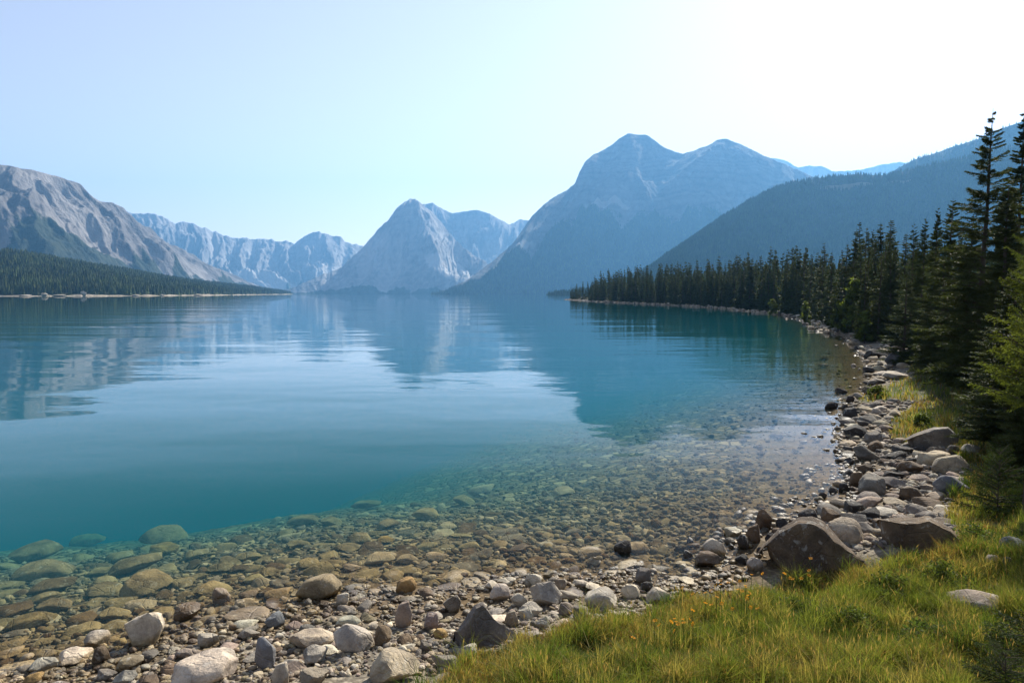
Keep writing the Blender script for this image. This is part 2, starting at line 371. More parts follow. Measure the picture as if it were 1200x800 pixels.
# ------------------------------------------------------------------ mountains
def resample(pts, s, jitter=0):
    pts = np.array(pts, float); d = np.concatenate([[0], np.cumsum(np.hypot(np.diff(pts[:, 0]), np.diff(pts[:, 1]) if pts.shape[1] > 1 else 0))]); d /= d[-1]
    return np.stack([np.interp(s, d, pts[:, k]) for k in range(pts.shape[1])], -1)
def mountain(name, label, ridge, base, mat, seed, expo=1.25, gul=380, amp=.22, amp2=.05, spurs=(), forest=None, scree=(), ns=520, nt=190, jag=.012, back=.9, zb=-6, shrink=0, terr=None, far=1.0):
    ridge = [(u, v, Yd * far) for u, v, Yd in ridge]; base = [(u, Yd * far) for u, Yd in base]; gul *= far
    s = np.linspace(0, 1, ns)
    rp = np.array([at_y(u, v, Yd) for u, v, Yd in ridge]); rp[:, 2] -= shrink
    us = np.array([r[0] for r in ridge], float); ss = (us - us[0]) / (us[-1] - us[0])
    rg = np.stack([np.interp(s, ss, rp[:, k]) for k in range(3)], -1)
    bp = np.array([[(u - 600) / 800 * Yd, Yd] for u, Yd in base]); bs = np.linspace(0, 1, len(bp))
    if len(base[0]) > 2: bs = np.array([b[2] for b in base])
    bp = np.array([[(b[0] - 600) / 800 * b[1], b[1]] for b in base])
    bb = np.stack([np.interp(s, bs, bp[:, k]) for k in range(2)], -1)
    L = np.concatenate([[0], np.cumsum(np.hypot(np.diff(rg[:, 0]), np.diff(rg[:, 1])))])
    hmax = rg[:, 2].max()
    rg[:, 2] += hmax * jag * (fbm(L / 90., 0 * L, 4, seed + 3) + .5 * ridged(L / 260., 0 * L + 3, 3, seed + 4) - .25)
    nb = 36
    t = np.concatenate([np.linspace(0, 1, nt), 1 + np.linspace(0, 1, nb)[1:]])
    S, T = np.meshgrid(s, t); Lm = np.broadcast_to(L, S.shape)
    tf = np.minimum(T, 1); tb = np.maximum(T - 1, 0)
    dx = rg[:, 0] - bb[:, 0]; dy = rg[:, 1] - bb[:, 1]; W = np.hypot(dx, dy)
    Xm = bb[:, 0] + dx * tf + dx * tb * back; Ym = bb[:, 1] + dy * tf + np.abs(dy) * tb * back + tb * 200
    Zr = rg[:, 2] - zb
    g = tf**expo
    wgt = np.clip(4 * tf * (1 - tf), 0, 1)**.65
    wl = fbm(Xm / 900, Ym / 900, 3, seed + 9) * .9
    n1 = ridged(Lm / gul + wl, tf * W / (gul * 3.2), 5, seed, .52)
    n2 = fbm(Xm / 150, Ym / 150, 5, seed + 50)
    z = zb + Zr * g + Zr * wgt * (amp * (n1 - .55) + amp2 * n2)
    if terr:
        st_, k_ = terr; qz = (z + 60 * fbm(Xm / 1400, Ym / 1400, 3, seed + 70)) / st_; fr_ = qz - np.floor(qz)
        z = z + k_ * st_ * (smooth(.30, .70, fr_) - fr_) * np.clip(tf * 3 - .6, 0, 1)
        z = z + Zr * .012 * wgt * fbm(Xm / 45, Ym / 45, 3, seed + 90)
    for (s0, t0, s1, t1, a, wd) in spurs:
        ax, ay = s1 - s0, t1 - t0; q = np.clip(((S - s0) * ax + (tf - t0) * ay) / (ax * ax + ay * ay), 0, 1)
        dd = np.hypot((S - s0 - q * ax), (tf - t0 - q * ay) * .6) / wd
        z = z + Zr * a * np.maximum(0, 1 - dd * (1 + .25 * n2)) * np.clip((1 - tf) * 6, 0, 1) * np.clip(tf * 5, 0, 1)
    z = np.where(T > 1, (zb + Zr * (1 - tb)**.9) - tb * Zr * .1 * n1, z)
    fo = np.zeros_like(S)
    if forest is not None:
        fl = np.interp(S, [f[0] for f in forest], [f[1] for f in forest])
        fo = smooth(-.08, .08, fl - tf + .10 * (n1 - .55) * 1.2 + .05 * n2)
        fo = np.where(T > 1, 0, fo)
    scv = np.zeros_like(S)
    for (s0, t0, rs, rt, rot) in scree:
        ds, dt = S - s0, tf - t0; c_, s_ = math.cos(rot), math.sin(rot)
        e = np.hypot((ds * c_ + dt * s_) / rs, (-ds * s_ + dt * c_) / rt)
        scv = np.maximum(scv, smooth(1.1, .75, e + .35 * n2 + .25 * (n1 - .5)))
    if len(scree): fo = fo * (1 - scv)
    scv = np.maximum(scv, (.55 if mat.name != 'big_rock' else .2) * smooth(.02, .3, -(n1 - .62)) * (T <= 1))
    me = mesh_np(name, np.stack([Xm, Ym, z], -1).reshape(-1, 3), grid_faces(len(t), ns), True, floats={'forest': fo.ravel(), 'scree': scv.ravel()})
    o = tag(link(name, me, mat), label, 'mountain', kind='structure')
    return dict(o=o, X=Xm[:nt], Y=Ym[:nt], Z=z[:nt], fo=fo[:nt])

# left massif, sunlit grey rock falling to the right
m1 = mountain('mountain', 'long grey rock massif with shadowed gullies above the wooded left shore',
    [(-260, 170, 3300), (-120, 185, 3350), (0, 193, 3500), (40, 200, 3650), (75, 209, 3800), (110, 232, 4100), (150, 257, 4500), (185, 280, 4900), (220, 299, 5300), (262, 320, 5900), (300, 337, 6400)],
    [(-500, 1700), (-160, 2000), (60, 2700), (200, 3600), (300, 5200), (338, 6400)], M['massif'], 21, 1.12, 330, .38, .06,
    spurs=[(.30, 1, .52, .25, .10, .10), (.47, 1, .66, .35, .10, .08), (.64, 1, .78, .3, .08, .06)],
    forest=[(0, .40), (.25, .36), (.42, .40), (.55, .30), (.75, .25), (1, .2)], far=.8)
# far rocky peaks beyond the left end of the lake
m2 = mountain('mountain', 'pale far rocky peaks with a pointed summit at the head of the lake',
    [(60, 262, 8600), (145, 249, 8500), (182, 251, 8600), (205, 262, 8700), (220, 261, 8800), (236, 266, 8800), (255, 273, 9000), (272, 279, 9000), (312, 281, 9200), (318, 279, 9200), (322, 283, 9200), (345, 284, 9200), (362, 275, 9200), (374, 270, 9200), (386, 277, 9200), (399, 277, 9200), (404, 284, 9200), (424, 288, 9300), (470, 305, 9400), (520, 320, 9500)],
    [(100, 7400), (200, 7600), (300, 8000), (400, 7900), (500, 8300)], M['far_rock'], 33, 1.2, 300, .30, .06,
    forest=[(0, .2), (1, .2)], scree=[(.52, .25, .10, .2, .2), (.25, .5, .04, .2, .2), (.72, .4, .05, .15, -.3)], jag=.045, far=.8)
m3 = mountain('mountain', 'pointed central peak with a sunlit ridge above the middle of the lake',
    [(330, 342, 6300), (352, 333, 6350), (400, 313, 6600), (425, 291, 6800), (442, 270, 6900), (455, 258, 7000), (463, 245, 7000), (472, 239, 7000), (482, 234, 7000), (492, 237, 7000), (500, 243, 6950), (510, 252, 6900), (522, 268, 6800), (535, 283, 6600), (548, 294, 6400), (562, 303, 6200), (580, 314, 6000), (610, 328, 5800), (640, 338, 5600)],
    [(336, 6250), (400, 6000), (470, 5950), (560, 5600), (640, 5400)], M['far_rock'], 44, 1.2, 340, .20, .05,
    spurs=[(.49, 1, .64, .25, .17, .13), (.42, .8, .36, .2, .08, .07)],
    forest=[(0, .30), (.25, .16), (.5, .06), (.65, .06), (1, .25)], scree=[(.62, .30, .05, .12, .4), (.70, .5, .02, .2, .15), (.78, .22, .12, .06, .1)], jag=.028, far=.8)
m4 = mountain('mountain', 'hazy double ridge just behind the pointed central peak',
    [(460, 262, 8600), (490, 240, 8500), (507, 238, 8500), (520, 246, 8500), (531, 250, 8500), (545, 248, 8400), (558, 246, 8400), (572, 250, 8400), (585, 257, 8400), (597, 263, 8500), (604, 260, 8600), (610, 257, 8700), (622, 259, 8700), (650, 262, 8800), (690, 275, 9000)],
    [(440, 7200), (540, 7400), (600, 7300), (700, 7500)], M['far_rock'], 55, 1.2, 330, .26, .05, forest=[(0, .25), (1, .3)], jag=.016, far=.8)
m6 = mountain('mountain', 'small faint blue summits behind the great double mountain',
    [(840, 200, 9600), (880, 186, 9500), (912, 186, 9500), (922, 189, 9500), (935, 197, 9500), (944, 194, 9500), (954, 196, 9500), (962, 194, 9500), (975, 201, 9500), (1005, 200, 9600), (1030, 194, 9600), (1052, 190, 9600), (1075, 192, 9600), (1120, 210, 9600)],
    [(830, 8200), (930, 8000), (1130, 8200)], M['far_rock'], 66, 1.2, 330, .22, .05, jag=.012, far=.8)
m5 = mountain('mountain', 'great blue double-topped mountain with a pale scree field above dark forest',
    [(505, 345, 4300), (530, 338, 4450), (552, 325, 4700), (575, 308, 4900), (592, 294, 5100), (606, 280, 5300), (614, 268, 5400), (622, 255, 5450), (634, 243, 5500), (645, 234, 5600), (662, 224, 5700), (680, 212, 5800), (684, 202, 5850), (690, 187, 5900), (697, 181, 5900), (715, 172, 5950), (726, 162, 6000), (736, 157, 6000), (758, 159, 6000), (768, 165, 6000), (780, 174, 6000), (800, 181, 6000), (818, 175, 5900), (834, 169, 5900), (840, 164, 5900), (852, 163, 5900), (866, 168, 5900), (880, 175, 5900), (905, 187, 5900), (935, 199, 6000), (990, 225, 6000), (1060, 260, 6000)],
    [(505, 4280), (560, 4480), (640, 4650), (760, 4750), (900, 4700), (1060, 4700)], M['big_rock'], 77, 1.05, 420, .15, .045,
    spurs=[(.33, 1, .22, .3, .07, .07), (.62, 1, .50, .35, .07, .08), (.46, .62, .42, .1, .07, .08)],
    forest=[(0, .75), (.1, .50), (.2, .40), (.3, .41), (.45, .43), (.55, .42), (.7, .45), (1, .5)],
    scree=[(.20, .43, .085, .045, .35), (.44, .49, .05, .035, .3), (.17, .34, .03, .02, .35)], jag=.012, far=.8)
m7b = mountain('mountain', 'high wooded ridge rising behind the conifers on the right',
    [(960, 250, 3300), (1000, 225, 3300), (1030, 210, 3300), (1052, 196, 3300), (1068, 187, 3300), (1090, 180, 3250), (1120, 170, 3200), (1150, 159, 3150), (1175, 149, 3100), (1200, 140, 3050), (1300, 105, 3000), (1450, 90, 3000)],
    [(940, 2600), (1060, 2450), (1200, 2300), (1450, 2000)], M['slope'], 88, 1.1, 380, .14, .03,
    forest=[(0, 1.4), (.15, 1.2), (.3, 1.1), (.6, 1.0), (1, 1.0)], scree=[(.27, .82, .05, .03, .3), (.42, .80, .03, .02, .3)], jag=.006, shrink=6)
m7 = mountain('mountain', 'dark forested shoulder sloping down to the lake behind the wooded point',
    [(640, 344.5, 1650), (700, 337, 1750), (745, 322, 1850), (775, 306, 1950), (800, 287, 2050), (825, 268, 2150), (850, 251, 2250), (875, 235, 2300), (900, 222, 2350), (930, 211, 2400), (960, 206, 2400), (1000, 202, 2400), (1040, 203, 2370), (1080, 193, 2360), (1130, 182, 2330), (1200, 166, 2300), (1350, 140, 2200)],
    [(642, 1620), (720, 1620), (820, 1800), (1000, 1920), (1350, 1720)], M['slope'], 99, 1.05, 300, .12, .03,
    forest=[(0, 1.5), (.45, 1.3), (.55, 1.04), (.65, 1.04), (1, 1.2)], scree=[(.52, .90, .05, .025, .1), (.60, .88, .03, .02, .0)], jag=.004, shrink=8)
m8 = mountain('hill', 'low wooded hill with a pale stony beach along the left shore',
    [(-300, 262, 1300), (-120, 280, 1300), (0, 291, 1350), (50, 299, 1450), (100, 309, 1600), (150, 316, 1800), (200, 325, 2050), (250, 331, 2400), (300, 336, 2900), (342, 342.6, 3500)],
    [(-420, 800), (-120, 880), (0, 930), (110, 1000), (175, 1080), (240, 1350), (290, 1900), (346, 3300)], M['beach'], 111, .9, 160, .10, .02,
    forest=[(0, 1.6), (1, 1.6)], jag=.004, shrink=9, zb=-2)
# bare beach strip at its foot
at_ = m8['o'].data.attributes['forest']
fv = np.ones(len(m8['o'].data.vertices)); zz = np.empty(len(fv) * 3); m8['o'].data.vertices.foreach_get('co', zz); zz = zz.reshape(-1, 3)
fv = smooth(.9, 2.6, zz[:, 2] - 3.2 * fbm(zz[:, 0] / 45, zz[:, 1] / 45, 3, 8)) * 1.3
at_.data.foreach_set('value', fv.astype(np.float32))

# ------------------------------------------------------------------ conifers
def rot_any(nv):
    a = rng.normal(size=(nv, 3)); return a / np.linalg.norm(a, axis=1, keepdims=True)
def conifer(H, R, seed, whorls, bpw, twigs, needles_, nl, nw, crown0=.08, droop=.35, top_pow=.85, sparse=0., trunk_r=None, lop=0):
    r = np.random.default_rng(seed); TV = []; BV = []; BF = []; tint = []
    def seg(p0, p1, r0, r1, sides=4):
        d = p1 - p0; d = d / max(np.linalg.norm(d), 1e-6); a = np.cross(d, [0, 0, 1.0]) if abs(d[2]) < .95 else np.array([1., 0, 0]); a /= np.linalg.norm(a); b = np.cross(d, a)
        k = sum(len(x) for x in BV); ang = np.arange(sides) / sides * 2 * math.pi
        ring = np.cos(ang)[:, None] * a + np.sin(ang)[:, None] * b
        BV.append(np.vstack([p0 + ring * r0, p1 + ring * r1]))
        i = np.arange(sides); j2 = (i + 1) % sides
        BF.append(np.stack([k + i, k + j2, k + sides + j2, k + sides + i], -1))
    tr = trunk_r or H * .0105
    nz = 8; zs = np.linspace(0, H, nz + 1); cx = np.cumsum(r.normal(0, H * .0016, nz + 1)); cy = np.cumsum(r.normal(0, H * .0016, nz + 1)); cx -= cx[0]; cy -= cy[0]
    for i in range(nz):
        seg(np.array([cx[i], cy[i], zs[i]]), np.array([cx[i + 1], cy[i + 1], zs[i + 1]]), tr * (1 - zs[i] / H) ** .8 + .004 + (.4 * tr if i == 0 else 0), tr * (1 - zs[i + 1] / H) ** .8 + .004, 7)
    for wi in range(whorls):
        f = crown0 + (1 - crown0) * (wi + r.uniform(-.3, .3)) / whorls
        f = min(max(f, crown0), .995)
        for b in range(bpw if f < .9 else 4 if f < .95 else 3):
            if r.random() < sparse * (.25 + 1.1 * f * f): continue
            fz = min(.995, f + r.uniform(-.5, .5) / whorls)
            x0 = np.interp(fz * H, zs, cx); y0 = np.interp(fz * H, zs, cy)
            a = r.uniform(0, 2 * math.pi)
            L = R * (1 - fz)**top_pow * r.uniform(.62, 1.12) * (1 + lop * math.cos(a)) + H * .006
            if fz < .25: L *= .75 + fz
            rise = .25 + .55 * fz; dr = droop * (1.25 - fz) * r.uniform(.7, 1.3)
            tau = (np.arange(twigs) + r.uniform(.2, .8, twigs)) / twigs
            tau = .08 + .92 * tau
            dirh = np.array([math.cos(a), math.sin(a), 0]); lat = np.array([-math.sin(a), math.cos(a), 0])
            def pt(q): return np.array([x0, y0, fz * H])[None] + dirh[None] * (L * q)[:, None] + np.array([0, 0, 1.])[None] * (L * (rise * q - (dr + rise * .45) * q**2 + .18 * q**4))[:, None]
            if needles_ > 3 or b % 2 == 0:
                e = pt(np.array([0., .5, 1.])); seg(e[0], e[1], .018 * L + .003, .010 * L + .002, 3); seg(e[1], e[2], .010 * L + .002, .002, 3)
            P = pt(tau)
            for sd in (-1, 1):
                tl = (.42 * L * (1.05 - tau) + .05 * L + .03 * (1 - fz)) * r.uniform(.7, 1.15, twigs)
                ang = r.uniform(.55, 1.05, twigs)
                td = dirh[None] * np.cos(ang)[:, None] + lat[None] * (sd * np.sin(ang))[:, None] + np.array([0, 0, 1.])[None] * r.uniform(-.28, .12, twigs)[:, None]
                q = (np.arange(needles_) + .5) / needles_
                base = P[:, None, :] + td[:, None, :] * (tl[:, None] * q[None])[:, :, None]
                nd = td[:, None, :] + r.normal(0, .55, (twigs, needles_, 3)); nd /= np.linalg.norm(nd, axis=2, keepdims=True)
                ln = nl * (.30 + .70 * (1 - fz)) * r.uniform(.6, 1.25, (twigs, needles_, 1))
                sv = np.cross(nd, r.normal(size=(twigs, needles_, 3))); sv /= np.linalg.norm(sv, axis=2, keepdims=True) + 1e-6
                wv = nw * (.35 + .65 * (1 - fz)) * r.uniform(.6, 1.2, (twigs, needles_, 1))
                tri = np.stack([base - nd * ln * .25 - sv * wv * .5, base - nd * ln * .1 + sv * wv * .6, base + nd * ln], 2).reshape(-1, 3)
                TV.append(tri); tint.append(np.full(len(tri), .75 + .5 * r.random()))
    V = np.vstack(TV); F = np.arange(len(V)).reshape(-1, 3); tc = np.concatenate(tint)[:, None] * np.array([1, 1, 1])
    return (V, F, tc), (np.vstack(BV), np.vstack(BF))
def tree_meshes(key, n, mat, **kw):
    out = []
    for i in range(n):
        k2 = {k: (v(i) if callable(v) else v) for k, v in kw.items()}
        (V, F, tc), (BV, BF) = conifer(seed=hash(key) % 1000 * 0 + sum(map(ord, key)) * 13 + i, **k2)
        out.append((mesh_np('crown', V, F, False, colors=tc), mesh_np('trunk', BV, BF, True)))
        out[-1][0].materials.append(mat); out[-1][1].materials.append(M['bark'])
    return out
T_near = tree_meshes('near', 3, M['spruce'], H=10., R=lambda i: (2.05, 1.5, 1.75)[i], whorls=lambda i: (44, 56, 48)[i], bpw=6, twigs=16, needles_=10, nl=.15, nw=.042, droop=.30, sparse=lambda i: (.34, .04, .12)[i], crown0=.05)
T_mid = tree_meshes('mid', 5, M['spruce'], H=10., R=lambda i: (1.4, 1.05, 1.6, 1.2, .9)[i], whorls=38, bpw=6, twigs=7, needles_=4, nl=.26, nw=.09, droop=.45, sparse=lambda i: .12 + .05 * i, crown0=.03)
T_far = tree_meshes('far', 6, M['spruce'], H=10., R=lambda i: (1.25, 1.0, 1.4, 1.1, .85, 1.55)[i], whorls=28, bpw=6, twigs=4, needles_=3, nl=.42, nw=.18, droop=.5, sparse=.1, crown0=.02)
T_fir = tree_meshes('fir', 2, M['fir'], H=5., R=lambda i: (1.55, 1.3)[i], whorls=22, bpw=7, twigs=14, needles_=12, nl=.075, nw=.02, droop=.22, sparse=.12, crown0=lambda i: (.34, .03)[i])
M['juniper'] = needles('juniper_needles', (.020, .036, .012), (.055, .075, .022), .25)
T_bush = tree_meshes('bush', 2, M['juniper'], H=1.6, R=1.25, whorls=10, bpw=9, twigs=11, needles_=12, nl=.07, nw=.018, droop=.15, sparse=.05, crown0=.02, top_pow=.6)
GZ = lambda x, y: float(ground_z(np.array([x]), np.array([y]))[0])
def put_tree(pair, x, y, H, rot, label, group=None, name='conifer_tree', base_h=10., z=None, wide=1., cat='tree'):
    e = bpy.data.objects.new(name, None); COL.objects.link(e)
    s = H / base_h; e.location = (x, y, (GZ(x, y) if z is None else z) - .05); e.rotation_euler = (random.gauss(0, .018), random.gauss(0, .018), rot); e.scale = (s * wide, s * wide, s)
    e.empty_display_size = .3
    tag(e, label, cat, group)
    for nm, me in zip(('crown', 'trunk'), pair): link(nm, me, [], e)
    return e

# named near conifers: (u, v_top, Y depth, variant set, idx, width, label)
near_list = [
    (1162, 126, 21.0, T_near, 0, 1.12, 'tallest ragged conifer with a sparse see-through top standing beside the grassy shore'),
    (1199, 132, 27.0, T_near, 1, 1.0, 'dark dense conifer at the picture edge, tip level with the tallest ragged one'),
    (1096, 243, 31.0, T_near, 1, .85, 'very dark spire-shaped conifer standing left of the tallest ragged conifer'),
    (1117, 232, 28.0, T_near, 2, 1.15, 'ragged mid-height conifer with an open tip between dark spire and tallest conifer'),
    (1083, 254, 36.0, T_near, 2, .9, 'slim conifer with a thin open tip next to the very dark spire'),
    (1072, 260, 40.0, T_near, 0, .9, 'slim conifer with a bent thin tip, second in the row beside the dark spire'),
    (1020, 269, 62.0, T_near, 1, .95, 'tall dense dark conifer rising just behind the pale green aspen'),
    (1033, 271, 58.0, T_near, 1, .80, 'narrow dark conifer close behind the tall dense one by the aspen'),
    (1048, 281, 50.0, T_near, 2, .9, 'shorter conifer with a sunlit side in the dip between two tall groups'),
    (1062, 322, 33.0, T_near, 0, 1.5, 'broad bushy conifer reaching the ground above the grassy bend of the shore'),
    (1140, 250, 23.5, T_near, 2, 1.3, 'wide dark conifer filling the gap under the tallest ragged conifer'),
    (1185, 215, 19.0, T_near, 1, 1.35, 'shadowed conifer directly behind the bright young fir'),
    (1108, 300, 26.5, T_near, 0, 1.5, 'low wide conifer with sunlit branch ends below the dark spire'),
    (1226, 255, 11.6, T_near, 1, 1.05, 'dense shadowed conifer beside the bright young fir, shading the corner of the bank'),
    (1190, 300, 13.5, T_near, 2, 1.6, 'dense dark conifer right behind the bright young fir boughs'),
    (1172, 330, 16.5, T_near, 2, 1.15, 'dark skirt-like conifer shading the grass beside the bright young fir'),
]
for k, (u, v, Yd, ts, i, wd, lab) in enumerate(near_list):
    top = at_y(u, v, Yd); x = top[0]; z = GZ(x, Yd)
    put_tree(ts[i], x, Yd, top[2] - z + .05, k * 1.7, lab, wide=wd, z=z)
# bright firs at the right edge
top = at_y(1224, 185, 9.4); z = GZ(top[0], 9.4)
put_tree(T_fir[0], top[0], 9.4, top[2] - z, .8, 'bright yellow-green young fir with sunlit boughs reaching in from the picture edge', name='young_fir', base_h=5., wide=.60)
for (u, v, w_, h_, i, lab) in [(1168, 606, 92, 92, 0, 'low dark spreading juniper on the grass beside the stony shingle'), (1205, 545, 80, 90, 1, 'dark juniper against the picture edge above the spreading one'),
                               (1196, 640, 40, 34, 1, 'small juniper tuft behind the blue-grey boulder in the grass'),
                               (1222, 790, 170, 95, 0, 'dark juniper in the bottom corner under the pale-topped boulder'), (1178, 830, 130, 85, 1, 'dark juniper cut by the bottom edge in the corner of the bank')]:
    p = hit(u, v); sc_ = p[1] / 800
    put_tree(T_bush[i], p[0], p[1], h_ * sc_, i * 2 + u, lab, name='juniper_shrub', base_h=1.6, wide=(w_ * sc_) / 2.3 / (h_ * sc_ / 1.6), cat='shrub')

# conifers along the wooded point
env_u = [660, 690, 705, 740, 800, 850, 880, 915, 950, 985, 1010, 1060, 1110, 1200, 1300]
env_v = [337, 326, 317, 309, 305, 299, 294, 291, 288, 287, 284, 275, 258, 235, 220]
sh_u = []; sh_p = []
seg_pts = np.array([on_z(u, v) for u, v in SHORE_PX[27:]] + [[36, 362.], [32, 405.]])
fine = resample(seg_pts, np.linspace(0, 1, 4000))
fu = 600 + 800 * fine[:, 0] / (fine[:, 1] * cp + CAM_H * sp)
cnt = 0; used = []
zones = [('front', 92, 1.2, 6), ('middle', 104, 5, 16), ('back', 74, 16, 40)]
for zn, num, d0, d1 in zones:
    for k in range(num):
        u = 663 + (1005 - 663) * ((k + rng.uniform(0, 1)) / num) if zn == 'front' else 666 + (1120 - 666) * ((k + rng.uniform(0, 1)) / num)
        q = np.argmin(np.abs(fu - min(u, 1004))); p = fine[q]
        rd = p / np.linalg.norm(p); dd = rng.uniform(d0, d1) * np.clip(p[1] / 110, .55, 1.6)
        p2 = p + rd * dd
        if u > 1004: p2 = np.array([(u - 600) / 800 * p2[1], p2[1] * rng.uniform(.8, 1.3)])
        x, y = p2
        if sdist(np.array([x]), np.array([y]))[0] < .8: continue
        vt = np.interp(u, env_u, env_v) + {'front': rng.uniform(8, 30), 'middle': rng.uniform(0, 18), 'back': rng.uniform(-5, 10)}[zn] * np.clip(110 / p[1], .4, 1.2)
        top = at_y(u, vt, y); z = GZ(x, y); H = top[2] - z
        if H < 1.5: continue
        T = T_mid if y < 110 else T_far
        H *= rng.uniform(.72, 1.0) if rng.random() < .35 else 1.0
        lab = {'front': 'dark conifer in the front rank of the wooded point, foot near the pale waterline stones',
               'middle': 'dark conifer inside the dense stand on the wooded point, behind the front rank',
               'back': 'dark conifer at the back of the wooded point, only its spire showing'}[zn]
        if u > 1004: lab = 'dark conifer crowded behind the named tall trees above the grassy bend'
        put_tree(T[cnt % len(T)], x, y, H, rng.uniform(0, 6), lab, group='conifers of the wooded point, ' + (zn + ' rank' if u <= 1004 else 'behind the bend'), wide=rng.uniform(1.0, 1.55), z=z)
        cnt += 1

# ------------------------------------------------------------------ leafy plants
def leafy(n_clump, leaves, size, R, H, seed, stems=5, spread=1.0, trunk=0):
    r = np.random.default_rng(seed); V = []; tint = []; BV = []; BF = []; k = 0
    cen = []
    for i in range(n_clump):
        a = r.uniform(0, 6.28); q = r.uniform(0, 1)**.5
        hz = r.uniform(trunk, 1); rad = R * q * math.sin(math.pi * min(1, .15 + .8 * hz))
        c = np.array([math.cos(a) * rad, math.sin(a) * rad, hz * H]); cen.append(c)
        L = leaves; cr = R * .42 * r.uniform(.5, 1.1)
        p = c + r.normal(0, cr * .5, (L, 3)) * [1, 1, .9]; p[:, 2] = np.maximum(p[:, 2], .02 * H)
        d = r.normal(size=(L, 3)); d /= np.linalg.norm(d, axis=1, keepdims=True)
        s = np.cross(d, r.normal(size=(L, 3))); s /= np.linalg.norm(s, axis=1, keepdims=True) + 1e-6
        ln = size * r.uniform(.6, 1.3, (L, 1))
        quad = np.stack([p - d * ln * .5, p + s * ln * .32, p + d * ln * .6, p - s * ln * .32], 1)
        V.append(quad.reshape(-1, 3)); tint.append(np.repeat(np.full(L, r.uniform(.65, 1.35)), 4))
    for c in cen[:max(stems, n_clump // 3)]:
        pts = np.array([[0, 0, 0], [c[0] * .25, c[1] * .25, c[2] * .5], c]); rad = H * .008
        for q in range(2):
            ring = np.array([[1, 0, 0], [-.5, .87, 0], [-.5, -.87, 0]])
            BV.append(np.vstack([pts[q] + ring * rad * (1 - .4 * q), pts[q + 1] + ring * rad * (.6 - .4 * q)])); i = np.arange(3); j2 = (i + 1) % 3
            BF.append(np.stack([k + i, k + j2, k + 3 + j2, k + 3 + i], -1)); k += 6
    V = np.vstack(V)
    return (V, np.arange(len(V)).reshape(-1, 4), np.concatenate(tint)[:, None] * np.ones(3)), (np.vstack(BV), np.vstack(BF))
def put_leafy(name, cat, label, u, v, wpx, hpx, mat, size, clumps, leaves, seed, Yd=None, trunk=0, group=None):
    p = hit(u, v) if Yd is None else np.array([(u - 600) / 800 * Yd, Yd, GZ((u - 600) / 800 * Yd, Yd)])
    k = p[1] / 800; (V, F, tc), (BV, BF) = leafy(clumps, leaves, size, wpx * k / 2, hpx * k, seed, trunk=trunk)
    e = bpy.data.objects.new(name, None); COL.objects.link(e); e.location = (p[0], p[1], p[2] - .02); tag(e, label, cat, group)
    a = link('foliage', mesh_np('foliage', V, F, False, colors=tc), mat, e); b = link('stems' if not trunk else 'trunk', mesh_np('stem', BV, BF), M['bark'], e)
    b.name = 'stem' if not trunk else 'trunk'
    return e
put_leafy('aspen_tree', 'tree', 'pale green sunlit aspen standing out against the dark conifers', 1001, 362, 23, 62, M['broad'], .24, 46, 70, 3, Yd=58, trunk=.12)
put_leafy('aspen_tree', 'tree', 'small pale green aspen just left of the larger sunlit one', 983, 364, 14, 34, M['broad'], .24, 22, 50, 4, Yd=64, trunk=.15)
for (u, v, w_, h_, Yd, sd_, lab) in [(944, 368, 11, 26, 82, 11, 'slim pale green tree at the waterline midway along the wooded point'), (1014, 380, 16, 36, 48, 12, 'yellow-green broadleaf tree right of the larger sunlit aspen'), (905, 365, 9, 18, 118, 13, 'little pale green tree at the water edge of the conifer wall')]:
    put_leafy('broadleaf_tree', 'tree', lab, u, v, w_, h_, M['broad'], .26, 24, 60, sd_, Yd=Yd, trunk=.12)
for k, (u, v, w_, h_, lab) in enumerate([
        (975, 371, 34, 16, 'rounded light green shrub at the shore below the small aspen'),
        (1000, 378, 34, 22, 'light green shrub at the foot of the larger aspen'),
        (1024, 386, 30, 20, 'green shrub on the grassy slope at the bend of the shore'),
        (950, 369, 24, 9, 'low yellow-green bush where the wooded point meets the bank'),
        (1090, 425, 40, 26, 'yellow-green shrub beside the pale flat rock under the trees'),
        (1080, 506, 26, 20, 'dark round shrub on the grass above the grey boulder'),
        (1028, 466, 20, 13, 'small dark green bush on the little grass spit'),
        (1130, 452, 44, 30, 'shaded shrub at the edge of the tree shadow')]):
    put_leafy('shrub', 'shrub', lab, u, v, w_, h_, M['broad'] if k in (0, 1, 3, 4) else M['shrub'], (.16, .16, .13, .14, .09, .06, .07, .08)[k], 22, 60, 20 + k)
for k, (u, v, w_, h_, lab) in enumerate([
        (1000, 745, 50, 40, 'leafy green weed clump in the middle of the grass bank'),
        (1050, 700, 46, 36, 'leafy weed clump just below the wide overhanging boulder'),
        (1105, 690, 50, 40, 'leafy weed clump beside the pale-topped boulder in the grass'),
        (1140, 640, 44, 34, 'low leafy plant among the small pale rocks by the juniper'),
        (1085, 762, 60, 44, 'broad leafy weed clump below the pale-topped boulder'),
        (1170, 770, 60, 50, 'shaded leafy weed clump in the bottom corner of the bank'),
        (930, 722, 36, 26, 'small weed clump in the grass below the big peaked boulder')]):
    put_leafy('weed_plant', 'plant', lab, u, v, w_ * 1.3, h_ * .7, M['shrub'], .032, 34, 45, 60 + k)

